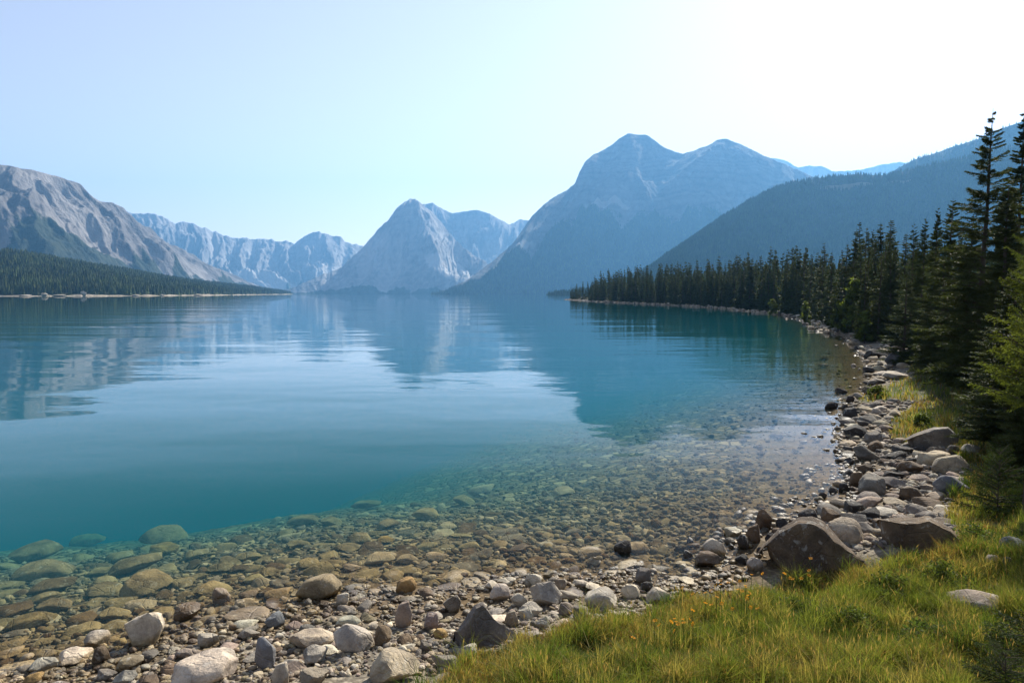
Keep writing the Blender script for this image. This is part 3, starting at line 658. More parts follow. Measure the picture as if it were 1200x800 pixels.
# ------------------------------------------------------------------ far woods (masses nobody could count)
def cone_trees(name, label, P, Hs, mat, rad=.17, tiers=3, sides=5, seed=0, var=.38):
    r = np.random.default_rng(seed); n = len(P); Vs = []; Fs = []; k = 0; tc = []
    tone = np.clip(1 + r.normal(0, var * .6, n) + var * 1.3 * fbm(P[:, 0] / 70, P[:, 1] / 70, 3, seed + 4), .35, 2)
    for t in range(tiers):
        z0 = .04 + .84 * t / tiers * 1.0; z1 = min(1., z0 + 1.5 / tiers); rr_ = rad * (1 - z0 * .88)
        a = r.uniform(0, 6.28, n)[:, None] + np.arange(sides)[None] / sides * 6.283
        rj = rr_ * r.uniform(.6, 1.25, (n, sides))
        ring = np.stack([np.cos(a) * rj, np.sin(a) * rj, z0 + r.uniform(-.05, .05, (n, sides))], -1)
        apex = np.stack([r.normal(0, .01, n), r.normal(0, .01, n), np.full(n, z1)], -1)[:, None]
        blk = np.concatenate([ring, apex], 1) * Hs[:, None, None] + P[:, None]
        base = k + np.arange(n)[:, None] * (sides + 1); i = np.arange(sides)[None]
        Fs.append(np.stack([base + i, base + (i + 1) % sides, np.broadcast_to(base + sides, (n, sides))], -1).reshape(-1, 3))
        Vs.append(blk.reshape(-1, 3)); tc.append(np.repeat(tone, sides + 1)); k += n * (sides + 1)
    me = mesh_np(name, np.vstack(Vs), np.vstack(Fs), False, colors=np.concatenate(tc)[:, None] * np.ones(3))
    return tag(link(name, me, mat), label, 'forest', kind='stuff')
def scatter(m, n, seed, cond=None, hmin=6, hmax=14, extra=None):
    r = np.random.default_rng(seed); Xg, Yg, Zg, Fo = m['X'], m['Y'], m['Z'], m['fo']
    # area weights
    ax = np.hypot(np.diff(Xg, axis=0)[:, :-1], np.diff(Yg, axis=0)[:, :-1]); bx = np.hypot(np.diff(Xg, axis=1)[:-1], np.diff(Yg, axis=1)[:-1])
    u_ = 600 + 800 * Xg / Yg; vis = ((u_ > -40) & (u_ < 1250))[:-1, :-1]
    wgt = (ax * bx / (Yg[:-1, :-1] / 1000)**1.6) * vis * (Fo[:-1, :-1] > .45 if cond is None else cond(Xg, Yg, Zg)[:-1, :-1])
    pr = wgt.ravel() / wgt.sum(); idx = r.choice(len(pr), n, p=pr); i, j_ = np.unravel_index(idx, wgt.shape)
    a, b = r.random(n), r.random(n)
    def ip(G): return (G[i, j_] * (1 - a) + G[i + 1, j_] * a) * (1 - b) + (G[i, j_ + 1] * (1 - a) + G[i + 1, j_ + 1] * a) * b
    P = np.stack([ip(Xg), ip(Yg), ip(Zg)], -1)
    return P, r.uniform(hmin, hmax, n) * (1 + .25 * fbm(P[:, 0] / 60, P[:, 1] / 60, 2, seed))
P, Hs = scatter(m8, 26000, 5, cond=lambda X, Y, Z: Z > .8, hmin=5, hmax=17)
keep = P[:, 2] > 1.7 + 3.2 * fbm(P[:, 0] / 45, P[:, 1] / 45, 3, 8)
cone_trees('forest', 'dark conifer wood covering the low hill on the left shore', P[keep], Hs[keep], M['wood_far'], .19, 3, 6, 1, .6)
P, Hs = scatter(m7, 34000, 6, hmin=9, hmax=16); cone_trees('forest', 'hazy conifer wood covering the near shoulder on the right', P, Hs, M['wood_far'], .20, 2, 5, 2, .26)
P, Hs = scatter(m7b, 12000, 7, hmin=9, hmax=16); cone_trees('forest', 'hazy conifer wood covering the high ridge on the right', P, Hs, M['wood_far'], .20, 2, 5, 3, .26)
P, Hs = scatter(m5, 16000, 8, hmin=12, hmax=20); cone_trees('forest', 'dark blue conifer wood at the foot of the great double mountain', P, Hs, M['wood_far'], .18, 1, 5, 4)
# low wood between the point and the shoulder
rp = np.random.default_rng(4); n = 2600
uu = rp.uniform(690, 1330, n); yy = rp.uniform(0, 1, n)**1.3
y0 = np.interp(uu, [690, 760, 850, 950, 1000, 1330], [400, 330, 220, 150, 130, 110]); Yy = y0 + yy * 700
Xx = (uu - 600) / 800 * Yy; ok = sdist(Xx, Yy) > 4; Xx, Yy = Xx[ok], Yy[ok]; Zz = ground_z(Xx, Yy)
cap_h = np.minimum(11, np.maximum(3, ((HOR + 4 - np.interp(600 + 800 * Xx / Yy, env_u, env_v) - 4) / 800 * Yy) - Zz))
ex_u = rp.uniform(1290, 2300, 420); ex_y = 34 + 300 * rp.uniform(0, 1, 420) ** 1.5; Xe = (ex_u - 600) / 800 * ex_y
Xx = np.concatenate([Xx, Xe]); Yy = np.concatenate([Yy, ex_y]); Zz = ground_z(Xx, Yy); cap_h = np.concatenate([cap_h, rp.uniform(6, 11, 420)])
cone_trees('forest', 'dark conifer wood on the flat land behind the wooded point', np.stack([Xx, Yy, Zz], -1), cap_h * rp.uniform(.6, 1, len(Xx)), M['wood_far'], .15, 4, 6, 9)

# pale outcrops on the left shore
def ico(level):
    bm = bmesh.new(); bmesh.ops.create_icosphere(bm, subdivisions=level, radius=1)
    V = np.array([v.co for v in bm.verts]); F = np.array([[v.index for v in f.verts] for f in bm.faces]); bm.free(); return V, F
ICO = {l: ico(l) for l in (1, 2, 3, 4, 5)}
def n3(p, f, seed, o=4):
    return (fbm(p[:, 0] * f + 7.1, p[:, 1] * f + p[:, 2] * f * .7, o, seed) + fbm(p[:, 1] * f - 3.3, p[:, 2] * f - p[:, 0] * f * .6, o, seed + 5) + fbm(p[:, 2] * f + 1.7, p[:, 0] * f + p[:, 1] * f * .5, o, seed + 9)) / 3
def rock(seed, level=4, angular=.7, planes=11, rough=.06, flat=None):
    r = np.random.default_rng(seed); D, F = ICO[level]; nrm = r.normal(size=(planes, 3)); nrm /= np.linalg.norm(nrm, axis=1, keepdims=True)
    dist = r.uniform(.55, .95, planes)
    dots = D @ nrm.T; q = np.where(dots > .05, dist[None] / np.maximum(dots, .05), 9)
    k = 55.; rad = -np.log(np.exp(-k * np.minimum(q, 3)).sum(1) + np.exp(-k * 1.12)) / k
    rad = angular * rad + (1 - angular) * .9
    V = D * rad[:, None]
    V = V * (1 + .10 * n3(D, 1.1, seed, 2) + rough * n3(D, 3.5, seed + 2, 4))[:, None]
    lo, hi = V.min(0), V.max(0); V = (V - (lo + hi) / 2) / (hi - lo)
    V[:, 2] += .5
    return V, F
def rock_mesh(seed, mat, **kw):
    V, F = rock(seed, **kw); me = mesh_np('stone', V, F, True); me.materials.append(mat); me.set_sharp_from_angle(angle=R_(38)); return me

# ------------------------------------------------------------------ stones
CLR = {'pale': (.42, .38, .315), 'cream': (.53, .465, .37), 'grey': (.20, .178, .150), 'blue-grey': (.145, .15, .16), 'tan': (.27, .218, .135), 'ochre': (.38, .25, .10),
       'brown': (.14, .10, .065), 'pinkish': (.27, .215, .175), 'dark': (.055, .05, .047), 'beige': (.37, .31, .225)}
protos = [rock_mesh(100 + i, M['stone'], level=4, angular=(1., .9, 1., .7, .95, .8)[i % 6], planes=(16, 13, 20, 18, 14, 24)[i % 6], rough=.07) for i in range(16)]
FLATP = [3, 5, 9, 11, 15, 1]
ANGP = [0, 2, 4, 6, 8, 10, 12, 14]
# u, v_top, v_bottom, width px, colour, shape (a angular, r rounded, f flat, w wedge), label
DRY = [
 (165, 721, 765, 45, 'cream', 'a', 'pale pitted block with dark spots standing at the waterline, shadow falling left'),
 (115, 740, 764, 29, 'pale', 'a', 'slanting pale stone just left of the pale pitted block'),
 (89, 763, 785, 37, 'cream', 'a', 'faceted white stone below the slanting pale stone near the corner'),
 (53, 772, 793, 29, 'pale', 'a', 'pale stone with a flat face, last bright one towards the corner'),
 (119, 761, 783, 20, 'brown', 'r', None), (153, 769, 790, 32, 'tan', 'a', 'tan blocky stone in shadow right below the pale pitted block'),
 (42, 790, 806, 22, 'ochre', 'r', 'small yellowish stone cut by the bottom edge under the corner'),
 (147, 788, 806, 26, 'pale', 'a', None), (125, 785, 800, 22, 'grey', 'a', None),
 (241, 771, 812, 76, 'cream', 'a', 'large flat-topped cream boulder cut by the bottom edge'),
 (245, 744, 762, 24, 'pale', 'a', 'light grey stone just above the large cream boulder'),
 (321, 720, 740, 24, 'blue-grey', 'r', 'dark rounded blue-grey stone with a pale rim lying on small pebbles'),
 (313, 754, 792, 24, 'blue-grey', 'a', 'upright blue-grey slab beside the large cream boulder'),
 (328, 780, 808, 22, 'cream', 'r', 'smooth cream stone standing on end by the upright blue-grey slab'),
 (366, 740, 763, 54, 'beige', 'f', 'long tilted beige slab left of the grey-white stone'),
 (413, 738, 771, 51, 'pale', 'r', 'rounded grey-white stone with a dark patch on its top'),
 (371, 760, 782, 30, 'pale', 'a', 'pale stone in the shadow under the long tilted beige slab'),
 (368, 784, 808, 36, 'pinkish', 'a', 'pinkish grey stone at the bottom edge left of the big beige block'),
 (375, 676, 709, 55, 'tan', 'r', 'big rounded tan boulder with an ochre top at the waterline'),
 (401, 695, 713, 15, 'pale', 'a', 'small pale stone touching the big rounded tan boulder'),
 (260, 690, 711, 22, 'pinkish', 'r', 'pinkish tan stone half under water left of the tan boulder'),
 (222, 708, 729, 31, 'brown', 'r', 'rounded brown stone half under water with a black shadow'),
 (282, 704, 716, 14, 'cream', 'a', 'small white stone breaking the shallow water'),
 (349, 722, 733, 18, 'brown', 'r', None),
 (475, 678, 699, 25, 'ochre', 'r', 'bright ochre stone alone in the clear shallows'),
 (566, 704, 764, 80, 'grey', 'w', 'big dark wedge-shaped boulder with a pale top edge among the beach stones'),
 (531, 700, 721, 23, 'grey', 'a', 'grey flat-topped stone left of the dark wedge boulder'),
 (473, 706, 739, 21, 'pinkish', 'r', 'leaning pinkish tan stone below the bright ochre stone'),
 (449, 737, 762, 21, 'brown', 'r', 'brown and ochre stone beside the rounded grey-white stone'),
 (462, 767, 810, 62, 'beige', 'a', 'big beige block with flat facets at the bottom edge beside the grass'),
 (550, 757, 773, 25, 'pale', 'a', 'pale stone at the foot of the dark wedge boulder by the grass'),
 (520, 767, 787, 38, 'grey', 'f', 'light mossy flat stone between the beige block and the grass'),
 (517, 738, 751, 17, 'ochre', 'r', 'small ochre brown stone left of the dark wedge boulder'),
 (507, 720, 741, 19, 'pinkish', 'a', None), (499, 754, 767, 14, 'grey', 'a', None),
 (586, 687, 707, 26, 'cream', 'r', 'rounded white-grey stone just above the dark wedge boulder'),
 (608, 697, 714, 20, 'pale', 'a', None), (593, 677, 689, 22, 'pale', 'a', None), (617, 711, 727, 22, 'pale', 'r', None), (601, 718, 737, 19, 'beige', 'r', None),
 (636, 683, 716, 42, 'pale', 'a', 'large pale angular stone with three facets at the water edge'),
 (705, 692, 720, 40, 'pale', 'a', 'large pale flat-topped stone with a dark underside by the grass'),
 (625, 673, 688, 20, 'pale', 'a', None), (665, 692, 707, 26, 'cream', 'f', 'flat white stone between the two large pale stones'),
 (622, 709, 727, 26, 'pale', 'a', None), (664, 708, 726, 18, 'pinkish', 'r', None), (681, 715, 733, 14, 'blue-grey', 'a', None), (637, 724, 739, 18, 'pale', 'a', None),
 (737, 685, 703, 23, 'cream', 'a', 'white-topped stone with black sides at the water edge'),
 (754, 668, 687, 19, 'grey', 'a', 'grey upright stone in the water edge beside the white-topped one'),
 (758, 682, 695, 16, 'dark', 'r', None), (770, 691, 711, 30, 'cream', 'f', 'flat white slab at the water edge touching the grass'),
 (724, 716, 730, 36, 'beige', 'f', 'flat pale slab half hidden by the grass edge'), (680, 681, 692, 20, 'pale', 'a', None), (656, 680, 695, 14, 'beige', 'a', None),
 (728, 634, 655, 21, 'dark', 'a', 'black wedge-shaped stone sticking out of the clear water'),
 (696, 653, 666, 19, 'tan', 'a', 'tan stone just breaking the water left of the black wedge'), (643, 670, 679, 14, 'beige', 'a', None),
 (797, 640, 649, 15, 'dark', 'r', None), (808, 631, 641, 9, 'dark', 'r', None), (806, 647, 661, 13, 'dark', 'a', None),
 (839, 633, 658, 28, 'cream', 'f', 'pale flat-topped slab resting on a brown stone in the shallows'),
 (832, 648, 669, 34, 'brown', 'a', 'brown wet stone under the pale flat-topped slab'),
 (857, 638, 645, 7, 'dark', 'r', None), (859, 618, 632, 22, 'pale', 'f', 'flat pale stone just awash in front of the big peaked boulder'),
 (895, 599, 625, 20, 'brown', 'a', 'dark brown two-lobed stone with a lit top in the water'), (882, 614, 639, 17, 'brown', 'a', 'dark brown jagged stone in the water left of the big peaked boulder'),
 (871, 628, 646, 13, 'dark', 'r', None), (902, 626, 641, 12, 'dark', 'a', None), (870, 651, 663, 16, 'dark', 'a', None), (884, 654, 672, 19, 'pale', 'a', None), (890, 642, 653, 8, 'dark', 'r', None),
 (918, 608, 625, 18, 'dark', 'a', None), (947, 597, 613, 22, 'dark', 'a', 'dark wet stone peeping over the top of the big peaked boulder'),
 (973, 597, 616, 22, 'brown', 'a', 'reddish brown rough stone right above the big peaked boulder'),
 (990, 610, 645, 38, 'beige', 'r', 'tan-grey rounded boulder tucked behind the big peaked boulder'),
 (977, 571, 580, 11, 'dark', 'r', None), (990, 566, 579, 13, 'dark', 'r', None), (964, 577, 586, 9, 'dark', 'r', None), (984, 583, 591, 7, 'dark', 'r', None),
 (986, 454, 464, 14, 'dark', 'a', 'black stone in the lake off the grassy spit, upper of two'), (974, 471, 481, 15, 'dark', 'r', 'black stone in the lake off the grassy spit, lower of two'),
 (996, 464, 473, 10, 'dark', 'r', None), (1019, 455, 463, 16, 'grey', 'a', None), (997, 479, 492, 17, 'dark', 'a', None), (991, 474, 481, 8, 'dark', 'r', None),
 (1003, 499, 514, 26, 'dark', 'r', 'dark rounded stone at the water edge where the bright reflection starts'), (1027, 479, 488, 11, 'pale', 'r', None),
 (992, 523, 532, 12, 'dark', 'a', None), (1014, 524, 544, 30, 'grey', 'a', 'grey loaf-shaped stone on the edge of the shingle'), (995, 537, 546, 12, 'dark', 'a', None),
 (1024, 508, 520, 20, 'grey', 'a', None), (1026, 517, 531, 16, 'brown', 'r', None), (994, 551, 563, 13, 'dark', 'a', None), (1004, 553, 573, 18, 'brown', 'r', 'reddish brown stone at the water edge beside a pale-topped one'),
 (1022, 559, 584, 31, 'grey', 'a', 'pale-topped slanting stone with a black base at the water edge'), (1013, 544, 557, 18, 'brown', 'a', None),
 (1091, 530, 549, 31, 'beige', 'f', 'pale flat slab on the shingle below the grey boulder in the grass'),
 (1112, 535, 560, 38, 'beige', 'r', 'smooth tan boulder at the inner edge of the shingle'),
 (1112, 559, 584, 38, 'blue-grey', 'f', 'dark blue-grey slab with a hollow top below the smooth tan boulder'),
 (1098, 570, 580, 9, 'cream', 'r', 'small white stone in front of the blue-grey hollow slab'), (1066, 540, 557, 29, 'brown', 'a', None), (1058, 523, 535, 25, 'dark', 'a', None),
 (1048, 553, 563, 23, 'dark', 'f', None), (1044, 559, 575, 35, 'grey', 'f', 'long grey slab across the middle of the shingle'), (1070, 571, 590, 27, 'brown', 'r', None), (1086, 567, 577, 16, 'pinkish', 'a', None),
 (1003, 588, 604, 23, 'dark', 'a', None), (1073, 592, 606, 27, 'grey', 'r', None), (1139, 522, 534, 25, 'pale', 'r', 'pale grey stone among juniper twigs at the top of the shingle'), (1116, 522, 533, 15, 'grey', 'r', None),
 (1187, 631, 657, 34, 'blue-grey', 'r', 'blue-grey rounded boulder at the picture edge in the grass'),
 (1145, 695, 724, 58, 'pinkish', 'r', 'pale-topped boulder sunk in the grass near the picture edge'),
 (1161, 651, 666, 16, 'cream', 'a', 'small white rock in the grass left of the blue-grey rounded boulder'), (1180, 654, 669, 13, 'cream', 'a', 'small white rock right below the blue-grey rounded boulder'),
 (1197, 691, 706, 20, 'pinkish', 'r', 'stone cut by the picture edge level with the pale-topped boulder'),
 (1020, 595, 613, 23, 'dark', 'a', None), (1029, 410, 422, 32, 'dark', 'f', 'dark grey flat rock at the far bend, nearest the water'), (1054, 414, 430, 32, 'blue-grey', 'a', 'blue-grey rock at the far bend on the bank'),
 (1080, 397, 408, 26, 'pale', 'f', 'pale flat rock under the dark conifers at the far bend'), (1048, 436, 446, 28, 'pale', 'f', 'pale flat rock at the inner corner of the grassy spit'), (1104, 438, 446, 12, 'pale', 'r', None),
 (1005, 398, 404, 16, 'grey', 'a', None), (1018, 430, 437, 14, 'dark', 'a', None), (1030, 444, 450, 16, 'grey', 'a', None),
]
BIG = [
 (950, 607, 681, 124, 'brown', 'peak', 'huge dark peaked boulder between the lake and the grass, lit along its right shoulder'),
 (1072, 602, 650, 88, 'brown', 'wide', 'wide dark overhanging boulder with a smooth top at the grass edge'),
 (1090, 500, 530, 57, 'grey', 'round', 'grey rounded boulder at the top of the shingle with grass behind it'),
]
WET = [
 (40, 637, 661, 58, 'tan', 'f'), (100, 624, 643, 38, 'tan', 'f'), (148, 618, 633, 38, 'tan', 'f'), (192, 620, 641, 54, 'tan', 'f'), (193, 632, 653, 34, 'ochre', 'a'), (140, 644, 661, 32, 'tan', 'f'),
 (160, 652, 676, 60, 'tan', 'f'), (50, 663, 684, 66, 'tan', 'f'), (172, 674, 701, 60, 'tan', 'f'), (122, 682, 705, 44, 'tan', 'f'), (67, 700, 719, 40, 'tan', 'f'), (98, 712, 739, 40, 'brown', 'f'),
 (36, 721, 741, 52, 'tan', 'f'), (15, 704, 729, 46, 'brown', 'f'), (142, 701, 715, 36, 'tan', 'f'), (137, 713, 729, 36, 'tan', 'f'), (92, 743, 764, 27, 'tan', 'f'), (10, 761, 776, 36, 'tan', 'f'),
 (62, 680, 699, 50, 'brown', 'f'), (118, 663, 677, 27, 'tan', 'f'), (50, 750, 761, 25, 'tan', 'f'), (230, 641, 658, 30, 'tan', 'f'), (258, 656, 674, 31, 'tan', 'a'), (291, 646, 659, 27, 'tan', 'f'),
 (317, 661, 679, 27, 'tan', 'a'), (361, 655, 669, 29, 'tan', 'f'), (326, 689, 704, 31, 'tan', 'f'), (290, 711, 731, 52, 'tan', 'f'), (446, 647, 665, 37, 'beige', 'f'), (477, 646, 663, 27, 'beige', 'f'),
 (512, 643, 661, 29, 'beige', 'f'), (483, 662, 677, 28, 'tan', 'f'), (608, 664, 678, 20, 'beige', 'a'), (565, 566, 582, 34, 'beige', 'f'), (430, 582, 600, 34, 'tan', 'f'), (545, 578, 594, 30, 'tan', 'f'),
 (500, 592, 612, 37, 'tan', 'f'), (355, 600, 620, 38, 'tan', 'f'), (292, 690, 703, 24, 'pinkish', 'f'), (297, 672, 685, 24, 'tan', 'f'), (282, 660, 672, 22, 'brown', 'f'), (455, 606, 622, 28, 'tan', 'f'),
 (420, 620, 640, 30, 'tan', 'f'), (452, 624, 640, 24, 'ochre', 'a'), (350, 628, 645, 26, 'tan', 'f'), (390, 604, 618, 28, 'tan', 'f'), (660, 568, 584, 30, 'beige', 'f'), (745, 637, 650, 32, 'beige', 'f'), (690, 640, 656, 34, 'beige', 'f'),
 (586, 634, 645, 24, 'tan', 'f'), (550, 632, 648, 26, 'tan', 'f'), (524, 612, 624, 24, 'beige', 'f'), (640, 635, 644, 20, 'pale', 'f'), (735, 655, 668, 26, 'beige', 'f'), (745, 658, 666, 18, 'pale', 'f'),
]
placed = []           # (x, y, r)
recs = []             # records for the automatic labels
def jitter_col(c, r, k=.12):
    b = np.array(CLR[c]); return tuple(np.clip(b * r.uniform(1 - k, 1 + k) * (1 + r.normal(0, .015, 3)), .02, .8))
def place_px(u, vt, vb, wpx, depth_ratio, embed=.14):
    p = hit(u, vb - .12 * (vb - vt)); f = math.hypot(p[0], p[1]); k = (p[1] * cp + (CAM_H - p[2]) * sp) / 800
    alpha = math.atan2(CAM_H - p[2], f); W = wpx * k; D = W * depth_ratio
    Ht = ((vb - vt) * k - D * math.sin(alpha) * .62) / math.cos(alpha)
    Ht = max(Ht, .22 * W) / (1 - embed)
    dr = p[:2] / f; c = p[:2] + dr * D * .42
    return c, p[2], W, D, Ht
def add_stone(kind, me, x, y, z, W, D, H, rot, colname, rr_, tilt=.12, embed=.14):
    o = bpy.data.objects.new(kind, me); COL.objects.link(o)
    o.location = (x, y, z - H * embed); o.scale = (W, D, H); o.rotation_euler = (rr_.normal(0, tilt), rr_.normal(0, tilt), rot)
    c = jitter_col(colname, rr_); o.color = (*c, 1); return o
def stand(V):                       # a boulder bedded in the ground: its flanks go straight down
    z = np.clip(V[:, 2], .03, .5); k = 1 / np.sqrt(np.clip(1 - ((.5 - z) / .5)**2, .3, 1)); V = V.copy(); V[:, 0] *= k; V[:, 1] *= k
    V[:, :2] = np.clip(V[:, :2], -.52, .52); return V
sr = np.random.default_rng(99)
def face_rot(x, y): return -math.atan2(x, y)
for (u, vt, vb, w_, c, sh, lab) in DRY:
    dr = {'f': .75, 'w': .7}.get(sh, .8) * sr.uniform(.85, 1.1)
    em = .3 if sh == 'w' else .22; cxy, z, W, D, H = place_px(u, vt, vb, w_, dr, em)
    if sh == 'w':
        V, F_ = rock(int(u), level=5, angular=.9, planes=13, rough=.06)
        px_ = (.02 if u < 700 else -.22)
        lim = np.interp(V[:, 0], [-.5, -.42, px_ - .05, px_ + .06, .22, .5], [.30, .42, .97, 1.0, .66, .34]) - np.maximum(V[:, 1] + .12, 0) * .9 + .10 * n3(V, 2.2, 3) + .02 * n3(V, 9, 4)
        V = stand(V); V[:, 2] = np.minimum(V[:, 2] * 1.7, lim); V[:, 2] = np.maximum(V[:, 2], 0)
        me = mesh_np('stone', V, F_, True); me.materials.append(M['boulder']); me.set_sharp_from_angle(angle=R_(32)); rot = face_rot(*cxy)
    else:
        me = protos[FLATP[sr.integers(len(FLATP))] if sh in 'r' else ANGP[sr.integers(len(ANGP))]]; rot = face_rot(*cxy) + sr.choice([0, math.pi]) + sr.normal(0, .25)
    o = add_stone('boulder' if W > .62 else 'shore_stone', me, *cxy, z, W, D, H, rot, c, sr, .10, em)
    placed.append((*cxy, max(W, D) * .48)); recs.append(dict(o=o, x=cxy[0], y=cxy[1], W=W, c=c, wet=False, lab=lab))
for (u, vt, vb, w_, c, kind, lab) in BIG:
    cxy, z, W, D, H = place_px(u, vt, vb, w_, .75, .32)
    V, F_ = rock(300 + int(u), level=5, angular=.6, planes=14, rough=.05)
    V = stand(V)
    if kind == 'peak':
        x_ = V[:, 0]; lim = np.interp(x_, [-.5, -.44, -.30, -.12, .0, .10, .3, .5], [.35, .50, .76, .97, 1.0, .95, .66, .42]) - np.maximum(V[:, 1] + .05, 0) * .75 + .07 * n3(V, 2.2, 8) + .02 * n3(V, 8, 9)
        V[:, 2] = np.minimum(V[:, 2] * 1.6, lim)
    elif kind == 'wide':
        x_ = V[:, 0]; lim = np.interp(x_, [-.5, -.3, .02, .15, .4, .5], [.72, .84, .92, 1.0, .80, .62]) - np.maximum(V[:, 1] + .1, 0) * .55 + .06 * n3(V, 2.4, 12) + .02 * n3(V, 8, 9)
        V[:, 2] = np.minimum(V[:, 2] * 1.5, lim); V[:, 0] *= np.interp(V[:, 2], [0, .4, .75, 1], [.80, .96, 1.0, .95]); V[:, 1] *= np.interp(V[:, 2], [0, .6, 1], [.75, 1, .95])
    else:
        x_ = V[:, 0]; lim = np.interp(x_, [-.5, -.25, .05, .3, .5], [.45, .72, .95, 1.0, .7]) - np.maximum(V[:, 1], 0) * .4; V[:, 2] = np.minimum(V[:, 2] * 1.3, lim + .06 * n3(V, 2.5, 15) + .02 * n3(V, 8, 9))
    V[:, 2] = np.maximum(V[:, 2], 0)
    me = mesh_np('boulder', V, F_, True); me.materials.append(M['boulder'])
    o = add_stone('boulder', me, *cxy, z, W, D, H, face_rot(*cxy), c, sr, .0, .32)
    placed.append((*cxy, max(W, D) * .46)); recs.append(dict(o=o, x=cxy[0], y=cxy[1], W=W, c=c, wet=False, lab=lab))
for (u, vt, vb, w_, c, sh) in WET:
    cxy, z, W, D, H = place_px(u, vt, vb, w_, .85); H = min(H, .30 * W); H = min(H, max(.05, (-.03 - z) / .86))
    o = add_stone('lakebed_stone', protos[FLATP[sr.integers(len(FLATP))] if sh == 'f' else ANGP[sr.integers(len(ANGP))]], *cxy, z, W, D, H, face_rot(*cxy) + sr.normal(0, .3), c, sr, .06)
    placed.append((*cxy, max(W, D) * .44)); recs.append(dict(o=o, x=cxy[0], y=cxy[1], W=W, c=c, wet=True, lab=None))

# filler stones: seeded over the beach and the shallow bed
cand = []
def seed_region(n, px_u, px_v, wlo, whi, power, cols, cond):
    uu = sr.uniform(*px_u, n); vv = sr.uniform(0, 1, n); vv = px_v[0] + (px_v[1] - px_v[0]) * vv
    for u, v in zip(uu, vv):
        q = on_z(u, v, 0.0); cand.append((q[0] + sr.normal(0, .1), q[1] + sr.normal(0, .2), wlo * (whi / wlo) ** (sr.random() ** power), cols[sr.integers(len(cols))], cond))
seed_region(1500, (-40, 620), (560, 800), .09, .50, 2.0, ['tan', 'tan', 'brown', 'beige', 'tan', 'grey'], 'wet')
seed_region(1300, (300, 900), (520, 700), .08, .34, 2.0, ['tan', 'beige', 'beige', 'brown', 'grey'], 'wet')
seed_region(900, (0, 800), (670, 800), .07, .30, 2.2, ['pale', 'grey', 'tan', 'beige', 'brown', 'pinkish', 'grey', 'cream'], 'dry')
seed_region(4200, (960, 1180), (455, 640), .09, .52, 2.1, ['grey', 'pinkish', 'beige', 'brown', 'pale', 'grey', 'dark'], 'dry')
seed_region(700, (930, 1060), (368, 470), .15, .7, 2.0, ['grey', 'pale', 'beige', 'dark'], 'dry')
cand.sort(key=lambda c: -c[2])
ca = np.array([(c[0], c[1]) for c in cand]); cz = ground_z(ca[:, 0], ca[:, 1]); csd = sdist(ca[:, 0], ca[:, 1]); cg = inside(grass_poly, ca[:, 0], ca[:, 1])
acc = []; cells = {}
def cell_add(x, y, r): cells.setdefault((int(x // 1), int(y // 1)), []).append((x, y, r))
for p in placed: cell_add(*p)
for i, (x, y, W, c, cond) in enumerate(cand):
    if cg[i] or y < 1: continue
    if cond == 'wet' and csd[i] > -.25: continue
    if cond == 'dry' and csd[i] < -.15: continue
    r = W * .46; bad = False
    for a in (-1, 0, 1):
        for b in (-1, 0, 1):
            for (X_, Y_, R2) in cells.get((int(x // 1) + a, int(y // 1) + b), []):
                if (x - X_)**2 + (y - Y_)**2 < (.86 * (r + R2))**2: bad = True; break
            if bad: break
        if bad: break
    if bad: continue
    cell_add(x, y, r); acc.append((x, y, float(cz[i]), W, c, cond))
acc = [a for a in acc if -60 < px_of((a[0], a[1], a[2]))[0] < 1260 and px_of((a[0], a[1], a[2]))[1] < 815]
def app(a): return a[3] / math.hypot(a[0], a[1])
n_dry = sum(not r['wet'] for r in recs); n_wet = sum(r['wet'] for r in recs)
dry = sorted([a for a in acc if a[5] == 'dry'], key=app, reverse=True); wet = sorted([a for a in acc if a[5] == 'wet'], key=app, reverse=True)
kd, kw = max(0, 270 - n_dry), max(0, 270 - n_wet)
for a in dry[:kd] + wet[:kw]:
    x, y, z, W, c, cond = a; D = W * sr.uniform(.6, .95)
    H = W * (sr.uniform(.18, .32) if cond == 'wet' else sr.uniform(.28, .55))
    if cond == 'wet': H = min(H, max(.04, (-.02 - z) / .8))
    o = add_stone('lakebed_stone' if cond == 'wet' else ('boulder' if W > .62 else 'shore_stone'), protos[sr.integers(len(protos))] if cond == 'dry' or sr.random() < .3 else protos[FLATP[sr.integers(len(FLATP))]], x, y, z, W, D, H, sr.uniform(0, 6.28), c, sr, .14, .28)
    recs.append(dict(o=o, x=x, y=y, W=W, c=c, wet=cond == 'wet', lab=None))
rest = dry[kd:] + wet[kw:]

# labels of the stones without a written one: class + nearest landmark + order
LAND = {}
for r in recs:
    if r['lab']:
        for key, nm in (('huge dark peaked', 'huge peaked boulder'), ('wide dark overhanging', 'wide overhanging boulder'), ('grey rounded boulder at the top', 'grey rounded boulder'), ('big dark wedge', 'dark wedge boulder'),
                        ('pale pitted block with', 'pale pitted block'), ('large flat-topped cream', 'large cream boulder'), ('big rounded tan', 'tan waterline boulder'), ('bright ochre', 'bright ochre stone'),
                        ('black wedge', 'black wedge stone'), ('pale flat-topped slab', 'pale slab in the shallows'), ('big beige block', 'big beige block'), ('rounded grey-white', 'grey-white stone'),
                        ('dark rounded stone at the water edge', 'dark rounded edge stone'), ('dark blue-grey slab', 'blue-grey hollow slab'), ('pale-topped slanting', 'pale-topped slanting stone'), ('black stone in the lake off the grassy spit, lower', 'lower black stone off the spit'),
                        ('dark grey flat rock', 'flat rock at the far bend'), ('large pale angular', 'large pale angular stone'), ('grey loaf', 'grey loaf-shaped stone')):
            if r['lab'].startswith(key): LAND[nm] = (r['x'], r['y'])
ORD = ['', 'second ', 'third ', 'fourth ', 'fifth ', 'sixth ', 'seventh ', 'eighth ', 'ninth ', 'tenth ', 'eleventh ', 'twelfth ']
